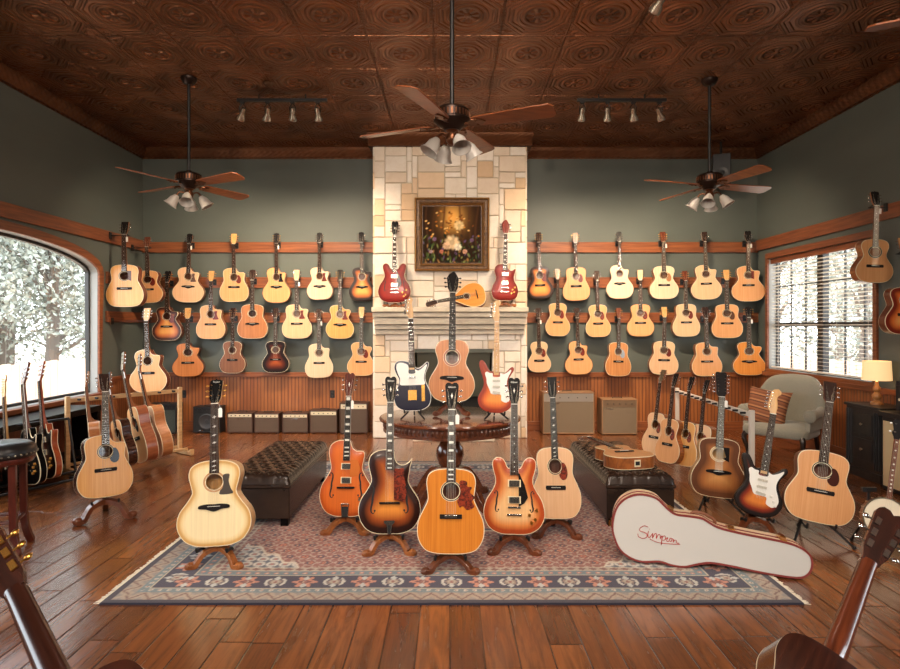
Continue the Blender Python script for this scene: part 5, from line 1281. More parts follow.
# shade: stands on its long edge, leaning back
A = Vector((1.085, 3.99, 0)); Bv = Vector((2.17, 3.73, 0)); ux = (Bv-A).normalized(); tl = math.radians(1.5)
uy = Vector((-ux.y, ux.x, 0)); uzv = (Vector((0, 0, 1))*math.cos(tl)+uy*math.sin(tl)); uyy = uzv.cross(ux)
M = Matrix((ux, uyy, uzv)).transposed().to_4x4(); M.translation = A+Vector((0, 0, .012)); cs.matrix_world = M

# ------------------------------------------------------------------ floor racks
PALEW = wood('pale ash rack wood', (206, 168, 122), (176, 136, 92), (4, 30, 30), .4, .2, .05)
def rack(A, B, h, lab, mat, sides=(1,)):
    A, B = Vector(A), Vector(B); u = (B-A); l = u.length; u.normalize()
    t = empty('guitar_rack', (A.x, A.y, 0), math.atan2(u.y, u.x), lab, 'guitar rack')
    for x in (0, l):
        m = MB(); m.box((x, .08, h/2), (.045, .045, h)); m.build('post', mat, t, bevel=.005)
        m = MB(); m.box((x, .04, .03), (.045, .50, .05)); m.box((x, -.20, .05), (.05, .03, .06)); m.build('foot', mat, t, bevel=.005)
    m = MB(); m.box((l/2, .08, h-.045), (l-.04, .03, .045)); m.build('neck_rail', mat, t, bevel=.004)
    m = MB(); m.box((l/2, -.10, .075), (l, .03, .03)); m.build('body_rail', mat, t, bevel=.004)
    m = MB(); m.box((l/2, .12, .075), (l, .03, .03)); m.build('body_rail', mat, t, bevel=.004)
    n_ = max(5, int(l/.17))
    for k in range(n_): m = MB(); m.box((.1+(l-.2)*k/(n_-1), .045, h-.04), (.02, .06, .02)); m.build('padded_rest', plain('padded black rubber', (24, 22, 22), .7), t)
    return t
rack((-4.06, 6.42), (-3.30, 7.42), .82, 'pale wooden floor rack holding acoustic guitars in front of left wall', PALEW)
def rk(lab, b, t, z, yaw, lean, **kw):
    Y = F*(EYE-z)/(b[1]-HY); g = guitar(kw.pop('name', 'acoustic_guitar'), lab, 'guitar', None, **kw); place(g, b, t, Y, math.radians(lean), math.radians(yaw))
MAHR = wood('red mahogany sides', (176, 100, 62), (140, 72, 42), (12, 12, 50), .3, .4)
rk('dark glossy sided acoustic guitar, nearest in the left floor rack', (128, 466), (111, 372), .10, -42, 5, shape='dread', top='natural', side=wood('glossy rosewood sides', (78, 44, 30), (40, 22, 16), (12, 12, 50), .15, .7), head='square', headcol=EBONY, tagp=True, pg='tear', pgcol=BLPG)
rk('acoustic guitar with red mahogany sides in the middle of left rack', (148, 461), (125, 352), .10, -46, 6, shape='dread', top='natural', side=MAHR, head='square', headcol=IVORY if 0 else NICKEL, tagp=True, pg='tear', pgcol=BLPG)
rk('acoustic guitar with light tan sides, farthest in the left rack', (164, 456), (141, 354), .10, -48, 6, shape='om', top='pale', side=wood('light tan sides', (206, 138, 86), (176, 108, 64), (12, 12, 50), .3, .4), head='square', headcol=NICKEL, tagp=True)
rk('tan guitar seen edge on behind the front left dreadnought', (99, 470), (90, 371), .10, -64, 5, shape='om', top='natural', side=wood('light tan sides', (206, 138, 86), (176, 108, 64), (12, 12, 50), .3, .4), head='square', headcol=MAHO)
# dreadnought on scroll stand in front of the left rack
gY = F*(EYE-.17)/(499-HY)
g = guitar('acoustic_guitar', 'natural cutaway dreadnought with dark sides on scroll stand at left', 'guitar', None, 'dreadcut', 'honey', side=wood('glossy rosewood sides', (78, 44, 30), (40, 22, 16), (12, 12, 50), .15, .7), head='square', headcol=ROSE, pg='tear', pgcol=BLPG, fb=EBONY, fine=True)
B, T, sc = place(g, (104, 497), (103, 374), gY, math.radians(9), math.radians(46), 51)
wooden_stand(B.x, B.y+.02, .17, 'scroll footed wooden stand under the natural cutaway dreadnought at left', STANDD, .85, math.radians(30))
# right rack
rack((2.93, 7.95), (2.86, 5.85), .76, 'white painted floor rack holding five acoustic guitars before the armchair', plain('white painted wood', (214, 204, 190), .5))
for lab, b, t, kw in (
    ('pale parlor guitar seen edge on, farthest in the right floor rack', (655, 455), (665, 370), dict(shape='om', top='pale', head='square', headcol=NICKEL)),
    ('natural guitar with dark headstock, second farthest in the right rack', (669, 463), (678, 374), dict(shape='om', top='natural', head='square', headcol=EBONY)),
    ('tan sided guitar with chrome tuners in the middle of right rack', (686, 466), (693.5, 378), dict(shape='dread', top='honey', head='book', headcol=EBONY)),
    ('pale topped guitar in right rack partly hidden behind twelve string', (701, 470), (709, 380), dict(shape='dread', top='pale', head='square', headcol=EBONY))):
    rk(lab, b, t, .11, -68, 6, side=KOA, pg='tear', pgcol=TORT, **kw)
# left electric guitars with their black multi stand
ms = empty('multi_guitar_stand', (-3.95, 5.6, 0), math.radians(62), 'low black multi guitar stand by the arched window', 'guitar stand')
for y in (-.16, .16): m = MB(); m.tube([(-.55, y, .09), (.55, y, .09)], .014, 8); m.build('base_rail', BLACKM, ms)
for x in (-.55, .55):
    m = MB(); m.tube([(x, -.25, .014), (x, .28, .014)], .014, 8); m.tube([(x, -.16, .014), (x, -.16, .09)], .012); m.tube([(x, .16, .014), (x, .16, .09)], .012); m.build('foot', BLACKM, ms)
    m = MB(); m.tube([(x, .16, .03), (x, .3, .62)], .012, 8); m.build('post', BLACKM, ms)
m = MB(); m.tube([(-.55, .3, .62), (.55, .3, .62)], .014, 8); m.build('neck_rail', BLACKM, ms)
rk('black electric guitar with bolt on neck half hidden behind the bar stool', (11, 484), (6, 376), .12, -40, 6, name='electric_guitar', shape='strat', top='black', side=BLACK, binding=BLACK, neck=MAPLE, head='inline', headcol=MAPLE)
rk('black single cutaway electric guitar with cream binding beside bar stool', (35, 484), (26.5, 364), .12, -34, 6, name='electric_guitar', shape='single', top='black', side=BLACK, neck=MAHO, head='book', headcol=wood('brown head face', (110, 70, 44), (80, 48, 30)), fine=True)
rk('brown electric guitar with orange back, right of black single cutaway', (52, 478), (42.5, 361.5), .13, -38, 6, name='electric_guitar', shape='single', top='sundark', side=wood('orange mahogany back', (176, 84, 40), (136, 56, 26)), neck=wood('orange mahogany back', (176, 84, 40), (136, 56, 26)), head='square', headcol=MAHOL)

# ------------------------------------------------------------------ bar stool
STW = wood('dark cherry stool wood', (92, 36, 24), (58, 22, 16), (30, 30, 4), .3, .5, .05)
bs = empty('bar_stool', (-3.17, 4.22, 0), math.radians(20), 'dark cherry bar stool with nail trimmed black leather seat at left edge', 'bar stool')
m = MB(); m.lathe([(0, .66), (.21, .66), (.222, .68), (.222, .70), (.215, .73), (.18, .755), (.1, .765), (0, .768)], seg=36); m.build('seat', plain('black leather', (34, 33, 33), .3), bs, angle=60)
m = MB(); m.lathe([(0, .62), (.20, .62), (.212, .64), (.212, .662), (0, .662)], seg=36); m.build('seat_frame', STW, bs)
nm = MB(); nm.ball((0, 0, 0), .007, 0, 8); nd = nm.build('nail_head', NICKEL, bs); nme = nd.data
for i in range(36):
    a = 2*PI*i/36; p = (.223*math.cos(a), .223*math.sin(a), .688)
    if i == 0: nd.location = p
    else: inst('nail_head', nme, bs, p)
for k in range(4):
    a = PI/4+k*PI/2; c, s_ = math.cos(a), math.sin(a); m = MB(); m.tube(crspline([(.155*c, .155*s_, .63), (.16*c, .16*s_, .4), (.17*c, .17*s_, .15), (.215*c, .215*s_, .0)], 4, False), 1, flat=(.045, .045)); m.build('leg', STW, bs, bevel=.005)
    b_ = a+PI/2; m = MB(); m.tube([(.165*c, .165*s_, .22), (.165*math.cos(b_), .165*math.sin(b_), .22)], .013, 8); m.build('stretcher', STW, bs)
# black chest under the window behind the electric guitars
bc_ = empty('storage_bench', (-4.38, 6.35, 0), PI/2, 'long black bench with brown front under the arched window', 'bench')
m = MB(); m.box((0, 0, .60), (1.7, .40, .07)); m.build('top', BLACK, bc_, bevel=.006)
for x in (-.82, .82): m = MB(); m.box((x, 0, .285), (.06, .38, .56)); m.build('side_panel', BLACK, bc_, bevel=.004)
m = MB(); m.box((0, .13, .32), (1.58, .02, .46)); m.build('back_panel', MAHO, bc_)
m = MB(); m.box((0, 0, .10), (1.58, .36, .03)); m.build('shelf', BLACK, bc_)

# ------------------------------------------------------------------ amplifiers
GRILL = None
def grille(name, a, b_):
    m, nt, b = newmat(name); ck = nt.nodes.new('ShaderNodeTexChecker'); ck.inputs['Scale'].default_value = 150; nt.links.new(coords(nt), ck.inputs['Vector']); ck.inputs[1].default_value = lin(a); ck.inputs[2].default_value = lin(b_)
    nt.links.new(ck.outputs[0], b.inputs['Base Color']); b.inputs['Roughness'].default_value = .9; bump(nt, b, ck.outputs[1], .3, .001); return m
GR_BR = grille('brown grille cloth', (98, 80, 66), (76, 60, 48)); GR_TAN = grille('grey brown grille cloth', (132, 114, 92), (108, 92, 72)); GR_BK = grille('black grille cloth', (34, 36, 38), (20, 21, 22))
def amp(x0, x1, ytop, ybot, lab, cab, gr, panel, d=.24, style=0, rz=0, group='small amplifiers on the floor'):
    Y = min(F*EYE/(ybot-HY)*.995, 8.83); w = (x1-x0)/F*Y; h = (ybot-ytop)/F*Y*.98; d = min(d, 9.05-Y); t = empty('amplifier', ((x0+x1)/2/F*Y-HX/F*Y, Y+d/2, 0), rz, lab, 'amplifier', group)
    m = MB(); fb_ = .016
    m.box((-w/2+fb_/2, 0, h/2+.006), (fb_, d, h-.012)); m.box((w/2-fb_/2, 0, h/2+.006), (fb_, d, h-.012)); m.box((0, 0, .012+fb_/2), (w, d, fb_)); m.box((0, 0, h-fb_/2), (w, d, fb_)); m.box((0, .02, h/2), (w-.02, d-.06, h-.03)); m.build('cabinet', cab, t, bevel=.004)
    ph = h*(.16 if style != 2 else .2)
    m = MB(); m.box((0, -d/2+.012, (h-ph)/2+.012), (w-2*fb_, .012, h-ph-2*fb_)); m.build('grille', gr, t, bevel=.003)
    m = MB(); m.box((0, -d/2+.008, h-fb_-ph/2), (w-2*fb_, .010, ph-.006)); m.build('control_panel', panel, t)
    for k in range(5): m = MB(); m.lathe([(.008, 0), (.007, .012), (0, .012)], (-w*.34+k*w*.17, -d/2+.003, h-fb_-ph/2), 10, 0, Matrix.Rotation(PI/2, 3, 'X')); m.build('control_knob', BLACKM, t)
    m = MB(); m.tube([(-.07, 0, h), (-.06, 0, h+.016), (.06, 0, h+.016), (.07, 0, h)], 1, flat=(.022, .008)); m.build('handle', BLACKM, t)
    for sx in (-1, 1): m = MB(); m.box((sx*(w/2-.03), 0, .006), (.03, d*.8, .012)); m.build('foot', BLACKM, t)
    if style == 1:
        m = MB(); m.lathe([(w*.30, 0), (w*.30, .008), (w*.26, .012), (w*.24, .006), (w*.08, .002), (w*.07, .008), (0, .010)], (0, -d/2+.008, h*.44), 28, 0, Matrix.Rotation(PI/2, 3, 'X')); m.build('speaker_cone', plain('dark grey cone', (52, 52, 54), .5), t)
        m = MB(); m.box((-w*.2, -d/2+.004, h*.1), (w*.16, .006, .018)); m.build('badge', CHROME, t)
    if style in (0, 2): m = MB(); m.box((-w*.28 if style == 2 else 0, -d/2+.004, h-ph-fb_-.02), (w*.2 if style == 2 else w*.24, .004, .008)); m.build('badge', CHROME, t)
    return t, w, h, Y
BRV = plain('brown vinyl', (74, 48, 36), .5); BKV = plain('black vinyl', (28, 28, 30), .5); CRP = plain('cream panel', (214, 200, 170), .4); TANP = plain('tan vinyl', (150, 112, 78), .55)
amp(147, 176, 403, 433.5, 'grey green amplifier in the left corner behind the guitar rack', BKV, grille('grey green grille', (70, 80, 76), (50, 58, 56)), BLACKM)
amp(193, 220, 404, 431, 'black amplifier with round speaker against left wainscot', BKV, GR_BK, BLACKM, style=1)
for i, (a, b_, c) in enumerate(((227, 252.5, 412), (254, 279, 412.5), (282, 308, 412.5))):
    amp(a, b_, c, 433, 'small brown amplifier with cream panel, %s of three alike' % ('leftmost', 'middle', 'rightmost')[i], BRV, GR_BR, CRP)
t, w_, h_, Y_ = amp(309.5, 337, 409.5, 433, 'brown amplifier with cream panel, right of three small ones and left of tall one', BRV, GR_BR, CRP, style=3)
t, w_, h_, Y_ = amp(339.5, 367.5, 402, 433.3, 'tall brown amplifier next to the chimney', BRV, GR_BR, CRP, style=3)
t, w_, h_, Y_ = amp(543, 594.5, 391, 434, 'wide tan combo amplifier on castors right of the chimney', TANP, GR_TAN, plain('light metal panel', (170, 160, 148), .35, .5), .27, 2)
t, w_, h_, Y_ = amp(602, 637.5, 398, 434.5, 'small tan combo amplifier right of the wide one', TANP, GR_TAN, plain('brown metal panel', (132, 108, 84), .4, .4), .28, 2)

# ------------------------------------------------------------------ armchair and pillow
UPH = None
def fabric(name, a, b_, sc=220):
    m, nt, b = newmat(name); f = noise(nt, coords(nt), sc, 2); nt.links.new(ramp(nt, f, [(.35, lin(b_)), (.65, lin(a))]), b.inputs['Base Color']); b.inputs['Roughness'].default_value = .85; b.inputs['Sheen Weight'].default_value = .3
    bump(nt, b, f, .2, .002); return m
UPH = fabric('sage grey upholstery', (150, 146, 130), (128, 124, 110))
ac = empty('armchair', (3.97, 7.15, 0), math.radians(-50), 'sage grey upholstered armchair with rolled arms and dark curved legs', 'armchair')
DKL = wood('black brown leg wood', (44, 30, 24), (26, 18, 14), (30, 30, 4), .3, .5)
for sx, sy, hgt in ((-1, -1, .34), (1, -1, .34)):
    m = MB(); P = crspline([(sx*.33, -.30, .34), (sx*.36, -.34, .27), (sx*.335, -.31, .14), (sx*.33, -.30, .05), (sx*.345, -.33, .018)], 5, False); m.tube(P, [.042-.022*math.sin(PI*.5*i/(len(P)-1)) for i in range(len(P))], 8); m.ball((sx*.345, -.335, .02), .026); m.build('leg', DKL, ac)
for sx in (-1, 1): m = MB(); m.tube([(sx*.29, .28, .34), (sx*.30, .33, .15), (sx*.31, .38, 0)], 1, flat=(.04, .04)); m.build('leg', DKL, ac)
m = MB(); n = 40; L_ = crspline([(-.36, -.34), (0, -.38), (.36, -.34), (.39, -.1), (.33, .30), (0, .36), (-.33, .30), (-.39, -.1)], 5)
def cushion(m, loop, z0, z1, bul):
    k = len(loop); cx = sum(p[0] for p in loop)/k; cy = sum(p[1] for p in loop)/k; v = []; sec = [(.97, z0), (1, z0+.015), (1, z1-.03), (.97, z1-.008), (.9, z1+.004), (.6, z1+bul*.8), (.25, z1+bul), (.01, z1+bul)]
    for s_, z in sec: v += [(cx+(p[0]-cx)*s_, cy+(p[1]-cy)*s_, z) for p in loop]
    f = [(r*k+i, r*k+(i+1) % k, (r+1)*k+(i+1) % k, (r+1)*k+i) for r in range(len(sec)-1) for i in range(k)]+[tuple(range(k))[::-1], tuple((len(sec)-1)*k+i for i in range(k))]
    m.add(v, f)
cushion(m, L_, .31, .42, .045); m.build('seat', UPH, ac, angle=60)
# shield back, curved in plan
m = MB(); nx_, nz_ = 16, 12; v = []; 
for side in (0, 1):
    for j in range(nz_+1):
        for i in range(nx_+1):
            u_ = i/nx_*2-1; w_ = j/nz_; top = .94+.09*math.sqrt(max(0, 1-u_*u_*.9))-.09*abs(u_)**6
            z = .36+(top-.36)*w_; hw = (.33+.11*math.sin(w_*PI*.55))*(1-.16*w_**6); x = u_*hw; y = .30+.10*w_-.16*u_*u_*(1-.25*w_)
            ed = min(1-abs(u_), 1-w_); th = .05*min(1, (ed/.12)**.5) if ed > 0 else 0
            v.append((x, y-th if side == 0 else y+.03+th*.3, z))
N_ = (nx_+1)*(nz_+1); f = []
for s_ in (0, 1):
    for j in range(nz_):
        for i in range(nx_): a = s_*N_+j*(nx_+1)+i; q_ = (a, a+1, a+nx_+2, a+nx_+1); f.append(q_ if s_ == 0 else q_[::-1])
bd = [j*(nx_+1) for j in range(nz_, -1, -1)]+[i for i in range(1, nx_+1)]+[j*(nx_+1)+nx_ for j in range(1, nz_+1)]+[nz_*(nx_+1)+i for i in range(nx_-1, 0, -1)]
for a, b_ in zip(bd, bd[1:]+bd[:1]): f.append((a, N_+a, N_+b_, b_))
m.add(v, f); m.build('backrest', UPH, ac, angle=60)
for sx in (-1, 1):
    m = MB(); P = crspline([(sx*.37, .24, .62), (sx*.41, .05, .60), (sx*.42, -.14, .60), (sx*.41, -.24, .59)], 5, False); m.tube(P, [.05+.012*i/(len(P)-1) for i in range(len(P))], 12); m.ball((sx*.41, -.25, .585), .078, 0, 14, (1, .4, 1))
    m.prism([(-.26, .40), (.22, .40), (.24, .60), (-.20, .60), (-.23, .52)], sx*.35 if sx < 0 else .35-.0, sx*.41 if sx < 0 else .41, ax='x'); m.build('arm', UPH, ac, bevel=.008, angle=60)
ac.scale = (.9, .9, .96)
def stripe_mat():
    m, nt, b = newmat('brown striped pillow cloth'); sp = nt.nodes.new('ShaderNodeSeparateXYZ'); nt.links.new(coords(nt), sp.inputs[0])
    fr = math_(nt, 'FRACT', math_(nt, 'MULTIPLY', math_(nt, 'ADD', sp.outputs[2], math_(nt, 'MULTIPLY', sp.outputs[0], .1)), 13))
    nt.links.new(ramp(nt, fr, [(0, lin((140, 84, 52))), (.25, lin((96, 54, 34))), (.45, lin((172, 116, 76))), (.7, lin((120, 70, 44)))], 'CONSTANT'), b.inputs['Base Color']); b.inputs['Roughness'].default_value = .8; return m
pw = empty('pillow', (0, 0, 0), 0, 'square brown striped pillow leaning in the sage grey armchair', 'pillow')
m = MB(); n = 16; v = []
for s_ in (-1, 1):
    for j in range(n+1):
        for i in range(n+1):
            u_, w_ = i/n*2-1, j/n*2-1; pin = 1-.09*(1-u_*u_)*abs(w_)**4; pin2 = 1-.09*(1-w_*w_)*abs(u_)**4
            v.append((u_*.235*pin2, s_*.075*((1-u_**4)*(1-w_**4))**.6, w_*.225*pin))
f = []
for s_ in (0, 1):
    for j in range(n):
        for i in range(n): a = s_*(n+1)**2+j*(n+1)+i; f.append((a, a+1, a+n+2, a+n+1))
m.add(v, f); m.build('cover', stripe_mat(), pw, angle=60)
pw.matrix_world = Matrix.Translation((3.79, 7.17, .61)) @ Matrix.Rotation(math.radians(-42), 4, 'Z') @ Matrix.Rotation(math.radians(-18), 4, 'X') @ Matrix.Rotation(math.radians(7), 4, 'Y')

# ------------------------------------------------------------------ dark cabinet, lamp, audio corner
CB = wood('near black cabinet wood', (44, 42, 40), (28, 26, 26), (30, 30, 6), .4, .2)
cb = empty('side_cabinet', (4.455, 6.24, 0), PI/2*-1, 'near black fluted side cabinet with two knobs under the right window', 'cabinet')
m = MB(); m.box((0, 0, .745), (.56, .36, .03)); m.build('top', CB, cb, bevel=.005)
m = MB(); m.box((0, 0, .40), (.52, .32, .66)); m.box((0, 0, .045), (.55, .35, .09)); m.build('body', CB, cb, bevel=.004)
for zc in (.56, .30):
    m = MB(); m.box((0, -.163, zc), (.28, .012, .22))
    dr = m.build('drawer', CB, cb, bevel=.004); m = MB(); m.lathe([(.006, 0), (.006, .012), (.016, .018), (.012, .026), (0, .028)], (0, -.168, zc), 12, 0, Matrix.Rotation(PI/2, 3, 'X')); o = m.build('knob', NICKEL, dr)
for sx in (-1, 1):
    for k in range(3): m = MB(); m.tube([(sx*(.175+k*.034), -.162, .12), (sx*(.175+k*.034), -.162, .70)], .012, 8); m.build('flute', CB, cb)
tl_ = empty('table_lamp', (4.46, 6.27, .76), 0, 'lit table lamp with cream drum shade and turned wooden base on dark cabinet', 'lamp')
TW = wood('turned light wood', (190, 130, 76), (150, 96, 50), (20, 20, 20), .35, .3)
m = MB(); m.lathe([(0, 0), (.06, 0), (.06, .02), (.035, .035), (.028, .05), (.042, .07), (.045, .095), (.03, .115), (.022, .13), (.036, .15), (.036, .175), (.02, .20), (.014, .24), (0, .25)], seg=24); m.build('base', TW, tl_, angle=50)
SH = plain('lit linen shade', (240, 214, 170), .8, emit=(255, 206, 140), es=.75)
m = MB(); m.lathe([(.135, .255), (.125, .455), (.122, .455), (.132, .255), (.135, .255)], seg=36, caps=False); m.build('lamp_shade', SH, tl_)
m = MB(); m.ball((0, 0, .34), .028); m.tube([(0, 0, .24), (0, 0, .33)], .01); m.build('bulb', plain('warm bulb', (255, 220, 170), .5, emit=(255, 200, 130), es=8), tl_)
cst = empty('speaker_cabinet', (4.40, 5.50, 0), -PI/2, 'cream fronted speaker cabinet with dark top at the right edge', 'speaker cabinet')
m = MB(); m.box((0, .0, .36), (.62, .44, .70)); m.box((0, 0, .735), (.68, .48, .045)); m.build('case', BLACKM, cst, bevel=.005)
m = MB(); m.box((-0, -.222, .36), (.56, .012, .62)); m.box((-.312, 0, .36), (.012, .38, .62)); m.box((.312, 0, .36), (.012, .38, .62)); m.build('grille', plain('cream grille cloth', (214, 186, 140), .8), cst)
ah = empty('guitar_amplifier', (4.44, 5.50, .76), -PI/2, 'black amplifier head with dials sitting on the cream fronted cabinet', 'amplifier')
m = MB(); m.box((0, 0, .15), (.56, .30, .28)); m.build('case', BKV, ah, bevel=.008)
m = MB(); m.box((0, -.152, .15), (.52, .01, .2)); m.box((.282, 0, .15), (.01, .26, .2)); m.build('front_panel', plain('dark brushed panel', (52, 50, 48), .35, .5), ah)
for k in range(5): m = MB(); m.lathe([(.016, 0), (.013, .016), (0, .018)], (-.2+k*.1, -.157, .12), 12, 0, Matrix.Rotation(PI/2, 3, 'X')); m.build('control_knob', CHROME if k % 2 else CREAM, ah)

# ------------------------------------------------------------------ ceiling fans
BRZ = plain('antique bronze', (44, 30, 24), .35, .7); BRZ2 = plain('burnished copper bronze', (104, 66, 44), .32, .8)
BLD = wood('cherry fan blade', (150, 84, 44), (108, 54, 26), (4, 30, 30), .35, .3, .03)
FROST = plain('frosted glass shade', (190, 184, 176), .3)
def fan(x, y, a0, lab, zb=3.11, long_rod=True):
    t = empty('ceiling_fan', (x, y, zb), 0, lab, 'ceiling fan', 'ceiling fans'); R_ = .79
    m = MB(); m.lathe([(0, CH-zb), (.085, CH-zb), (.085, CH-zb-.02), (.06, CH-zb-.06), (.03, CH-zb-.075), (0, CH-zb-.075)], seg=24); m.build('canopy', BRZ, t)
    m = MB(); m.tube([(0, 0, .12), (0, 0, CH-zb-.06)], .0165, 12); m.build('downrod', BLACKM, t)
    m = MB(); m.lathe([(0, .15), (.03, .145), (.04, .12), (.115, .115), (.132, .10), (.135, .035), (.14, .03), (.14, .02), (.13, .015), (.11, -.01), (.075, -.03), (.06, -.05), (0, -.05)], seg=36)
    for i in range(28):
        a = 2*PI*i/28; m.box((.135*math.cos(a), .135*math.sin(a), .062), (.006, .012, .045), 1, Matrix.Rotation(a, 3, 'Z'))
    m.build('motor_housing', [BRZ, BRZ2], t, angle=35)
    for k in range(4):
        a = math.radians(a0+90*k); Ra = Matrix.Rotation(a, 4, 'Z'); pitch = Matrix.Rotation(math.radians(-13), 4, 'X')
        m = MB(); m.M = Ra @ pitch; o_ = [(.17, -.05), (.20, -.062), (.62, -.082), (R_-.03, -.085), (R_, -.05), (R_, .05), (R_-.03, .085), (.62, .082), (.20, .062), (.17, .05)]
        m.prism(o_, -.006, .004, ax='z'); bl_ = m.build('blade', BLD, t, bevel=.002)
        m = MB(); m.M = Ra @ pitch; m.prism([(.05, -.018), (.13, -.012), (.17, -.045), (.24, -.03), (.27, 0), (.24, .03), (.17, .045), (.13, .012), (.05, .018)], -.016, -.007, ax='z'); m.ball((.2, .028, -.012), .012); m.ball((.2, -.028, -.012), .012); m.build('blade_bracket', BRZ2, bl_)
    m = MB(); m.lathe([(0, -.16), (.02, -.155), (.045, -.13), (.05, -.10), (.035, -.07), (.05, -.05), (0, -.045)], seg=20)
    m.build('light_kit', BRZ2, t, angle=50)
    for k in range(4):
        a = math.radians(a0+45+90*k); c, s_ = math.cos(a), math.sin(a)
        m = MB(); m.tube(crspline([(.035*c, .035*s_, -.10), (.08*c, .08*s_, -.085), (.11*c, .11*s_, -.105), (.12*c, .12*s_, -.13)], 4, False), .009, 7); m.build('lamp_arm', BRZ2, t)
        ax = Vector((c*.55, s_*.55, -.83)).normalized(); Rm = Vector((0, 0, 1)).rotation_difference(ax).to_matrix()
        m = MB(); m.lathe([(.024, 0), (.03, .012), (.048, .045), (.052, .075), (.058, .10), (.074, .128), (.071, .128), (.055, .10), (.048, .075), (.044, .045), (.026, .014), (.02, .003)], (.118*c, .118*s_, -.125), 20, 0, Rm, caps=False); m.build('glass_shade', FROST, t, angle=60)
    return t
fan(0.015, 4.55, 67, 'bronze ceiling fan hanging in front of the chimney')
fan(-2.82, 6.48, 61, 'bronze ceiling fan over the left half of the room')
fan(2.82, 6.52, 17, 'bronze ceiling fan over the right half of the room')
fan(2.84, 2.72, 62, 'ceiling fan whose one blade tip shows at top right corner')

# ------------------------------------------------------------------ track lights
HEADC = plain('brushed steel spot head', (190, 176, 156), .25, .85)
LAMPS = []
def track(x0, x1, y, xs, tg, lab, on=()):
    t = empty('track_light', ((x0+x1)/2, y, CH), 0, lab, 'track light', 'track lights'); inv = Matrix.Translation(-t.location)
    m = MB(); m.M = inv; m.box(((x0+x1)/2, y, CH-.07), (x1-x0, .045, .032)); 
    for x in (x0+.25, x1-.25): m.tube([(x, y, CH-.06), (x, y, CH)], .008)
    m.build('track', BLACKM, t)
    for i, x in enumerate(xs):
        p = Vector((x, y, CH-.21)); d_ = (Vector(tg[i])-p).normalized(); Rm = Vector((0, 0, 1)).rotation_difference(d_).to_matrix()
        m = MB(); m.M = inv; m.box((x, y, CH-.09), (.05, .03, .03)); m.tube([(x, y, CH-.10), (x-.035, y, CH-.15), tuple(p+Vector((-.03, 0, 0)))], .005, 6); m.tube([(x, y, CH-.10), (x+.035, y, CH-.15), tuple(p+Vector((.03, 0, 0)))], .005, 6)
        m.build('bracket', BLACKM, t)
        m = MB(); m.M = inv; m.lathe([(0, -.06), (.022, -.055), (.028, -.01), (.028, .02), (.048, .055), (.052, .09), (.046, .09), (.04, .065), (0, .06)], tuple(p), 16, 0, Rm); hd = m.build('spot_head', HEADC, t, angle=50)
        m = MB(); m.M = inv; m.lathe([(.042, .072), (.038, .076), (0, .078)], tuple(p), 14, 0, Rm); m.build('bulb', plain('lit halogen face', (255, 230, 190), .4, emit=(255, 214, 160), es=3.0), t)
        LAMPS.append((tuple(p+d_*.13), tuple(tg[i]), PW[0] if i % 2 else PW[1]))
PW = (215, 180)
track(-2.46, -1.42, 6.94, [-2.40, -2.11, -1.82, -1.53], [(-3.9, 8.6, 1.8), (-3.2, 9.1, 1.2), (-2.3, 9.1, 1.1), (-1.5, 9.1, 1.3)], 'black four head track light on the ceiling left of the chimney')
track(1.47, 2.50, 6.94, [1.53, 1.82, 2.12, 2.42], [(1.5, 9.1, 1.3), (2.3, 9.1, 1.1), (3.2, 9.1, 1.2), (3.9, 8.6, 1.8)], 'black four head track light on the ceiling right of the chimney')
PW = (110, 110)
track(1.1, 2.1, 4.55, [1.6], [(.3, 8.4, 1.6)], 'single head track light at the top of the picture')
# wall speaker, smoke detector, outlets
sp = empty('wall_speaker', (3.94, 8.72, 3.86), math.radians(-18), 'black loudspeaker on a bracket in the upper right corner', 'speaker')
m = MB(); m.box((0, 0, -.02), (.24, .2, .44)); m.build('cabinet', BKV, sp, bevel=.01)
m = MB(); m.lathe([(.08, 0), (.085, .008), (.06, .004), (.02, -.004), (0, .004)], (0, -.10, -.08), 24, 0, Matrix.Rotation(PI/2, 3, 'X')); m.lathe([(.03, 0), (.032, .006), (0, .006)], (0, -.10, .12), 16, 0, Matrix.Rotation(PI/2, 3, 'X')); m.build('driver', BLACKM, sp)
m = MB(); m.tube([(0, 0, .2), (0, .02, .29), (0, .02, .44)], .018, 8); m.build('bracket', BLACKM, sp)
sd = MB(); sd.lathe([(0, 0), (.05, 0), (.055, -.012), (.045, -.03), (0, -.034)], seg=20); o = sd.build('smoke_detector', plain('aged brass', (96, 66, 44), .4, .6)); o.location = (-2.0, 6.6, CH); tag(o, 'small round detector on the ceiling above the left track light', 'detector')
for px, lab in ((184, 'black wall outlet in the wainscot left of the amplifiers'), (332.5, 'black wall outlet in the wainscot above the tall brown amplifiers')):
    c = at(px, 394, BY-.024); t = empty('wall_outlet', (c.x, BY-.024, c.z), 0, lab, 'outlet'); m = MB(); m.box((0, -.004, 0), (.07, .008, .115)); m.build('cover_plate', BLACKM, t, bevel=.002)
    for z in (-.026, .026): m = MB(); m.lathe([(.016, 0), (.015, .003), (0, .003)], (0, -.008, z), 14, 0, Matrix.Rotation(PI/2, 3, 'X')); m.build('socket', plain('dark grey socket', (48, 46, 46), .5), t)

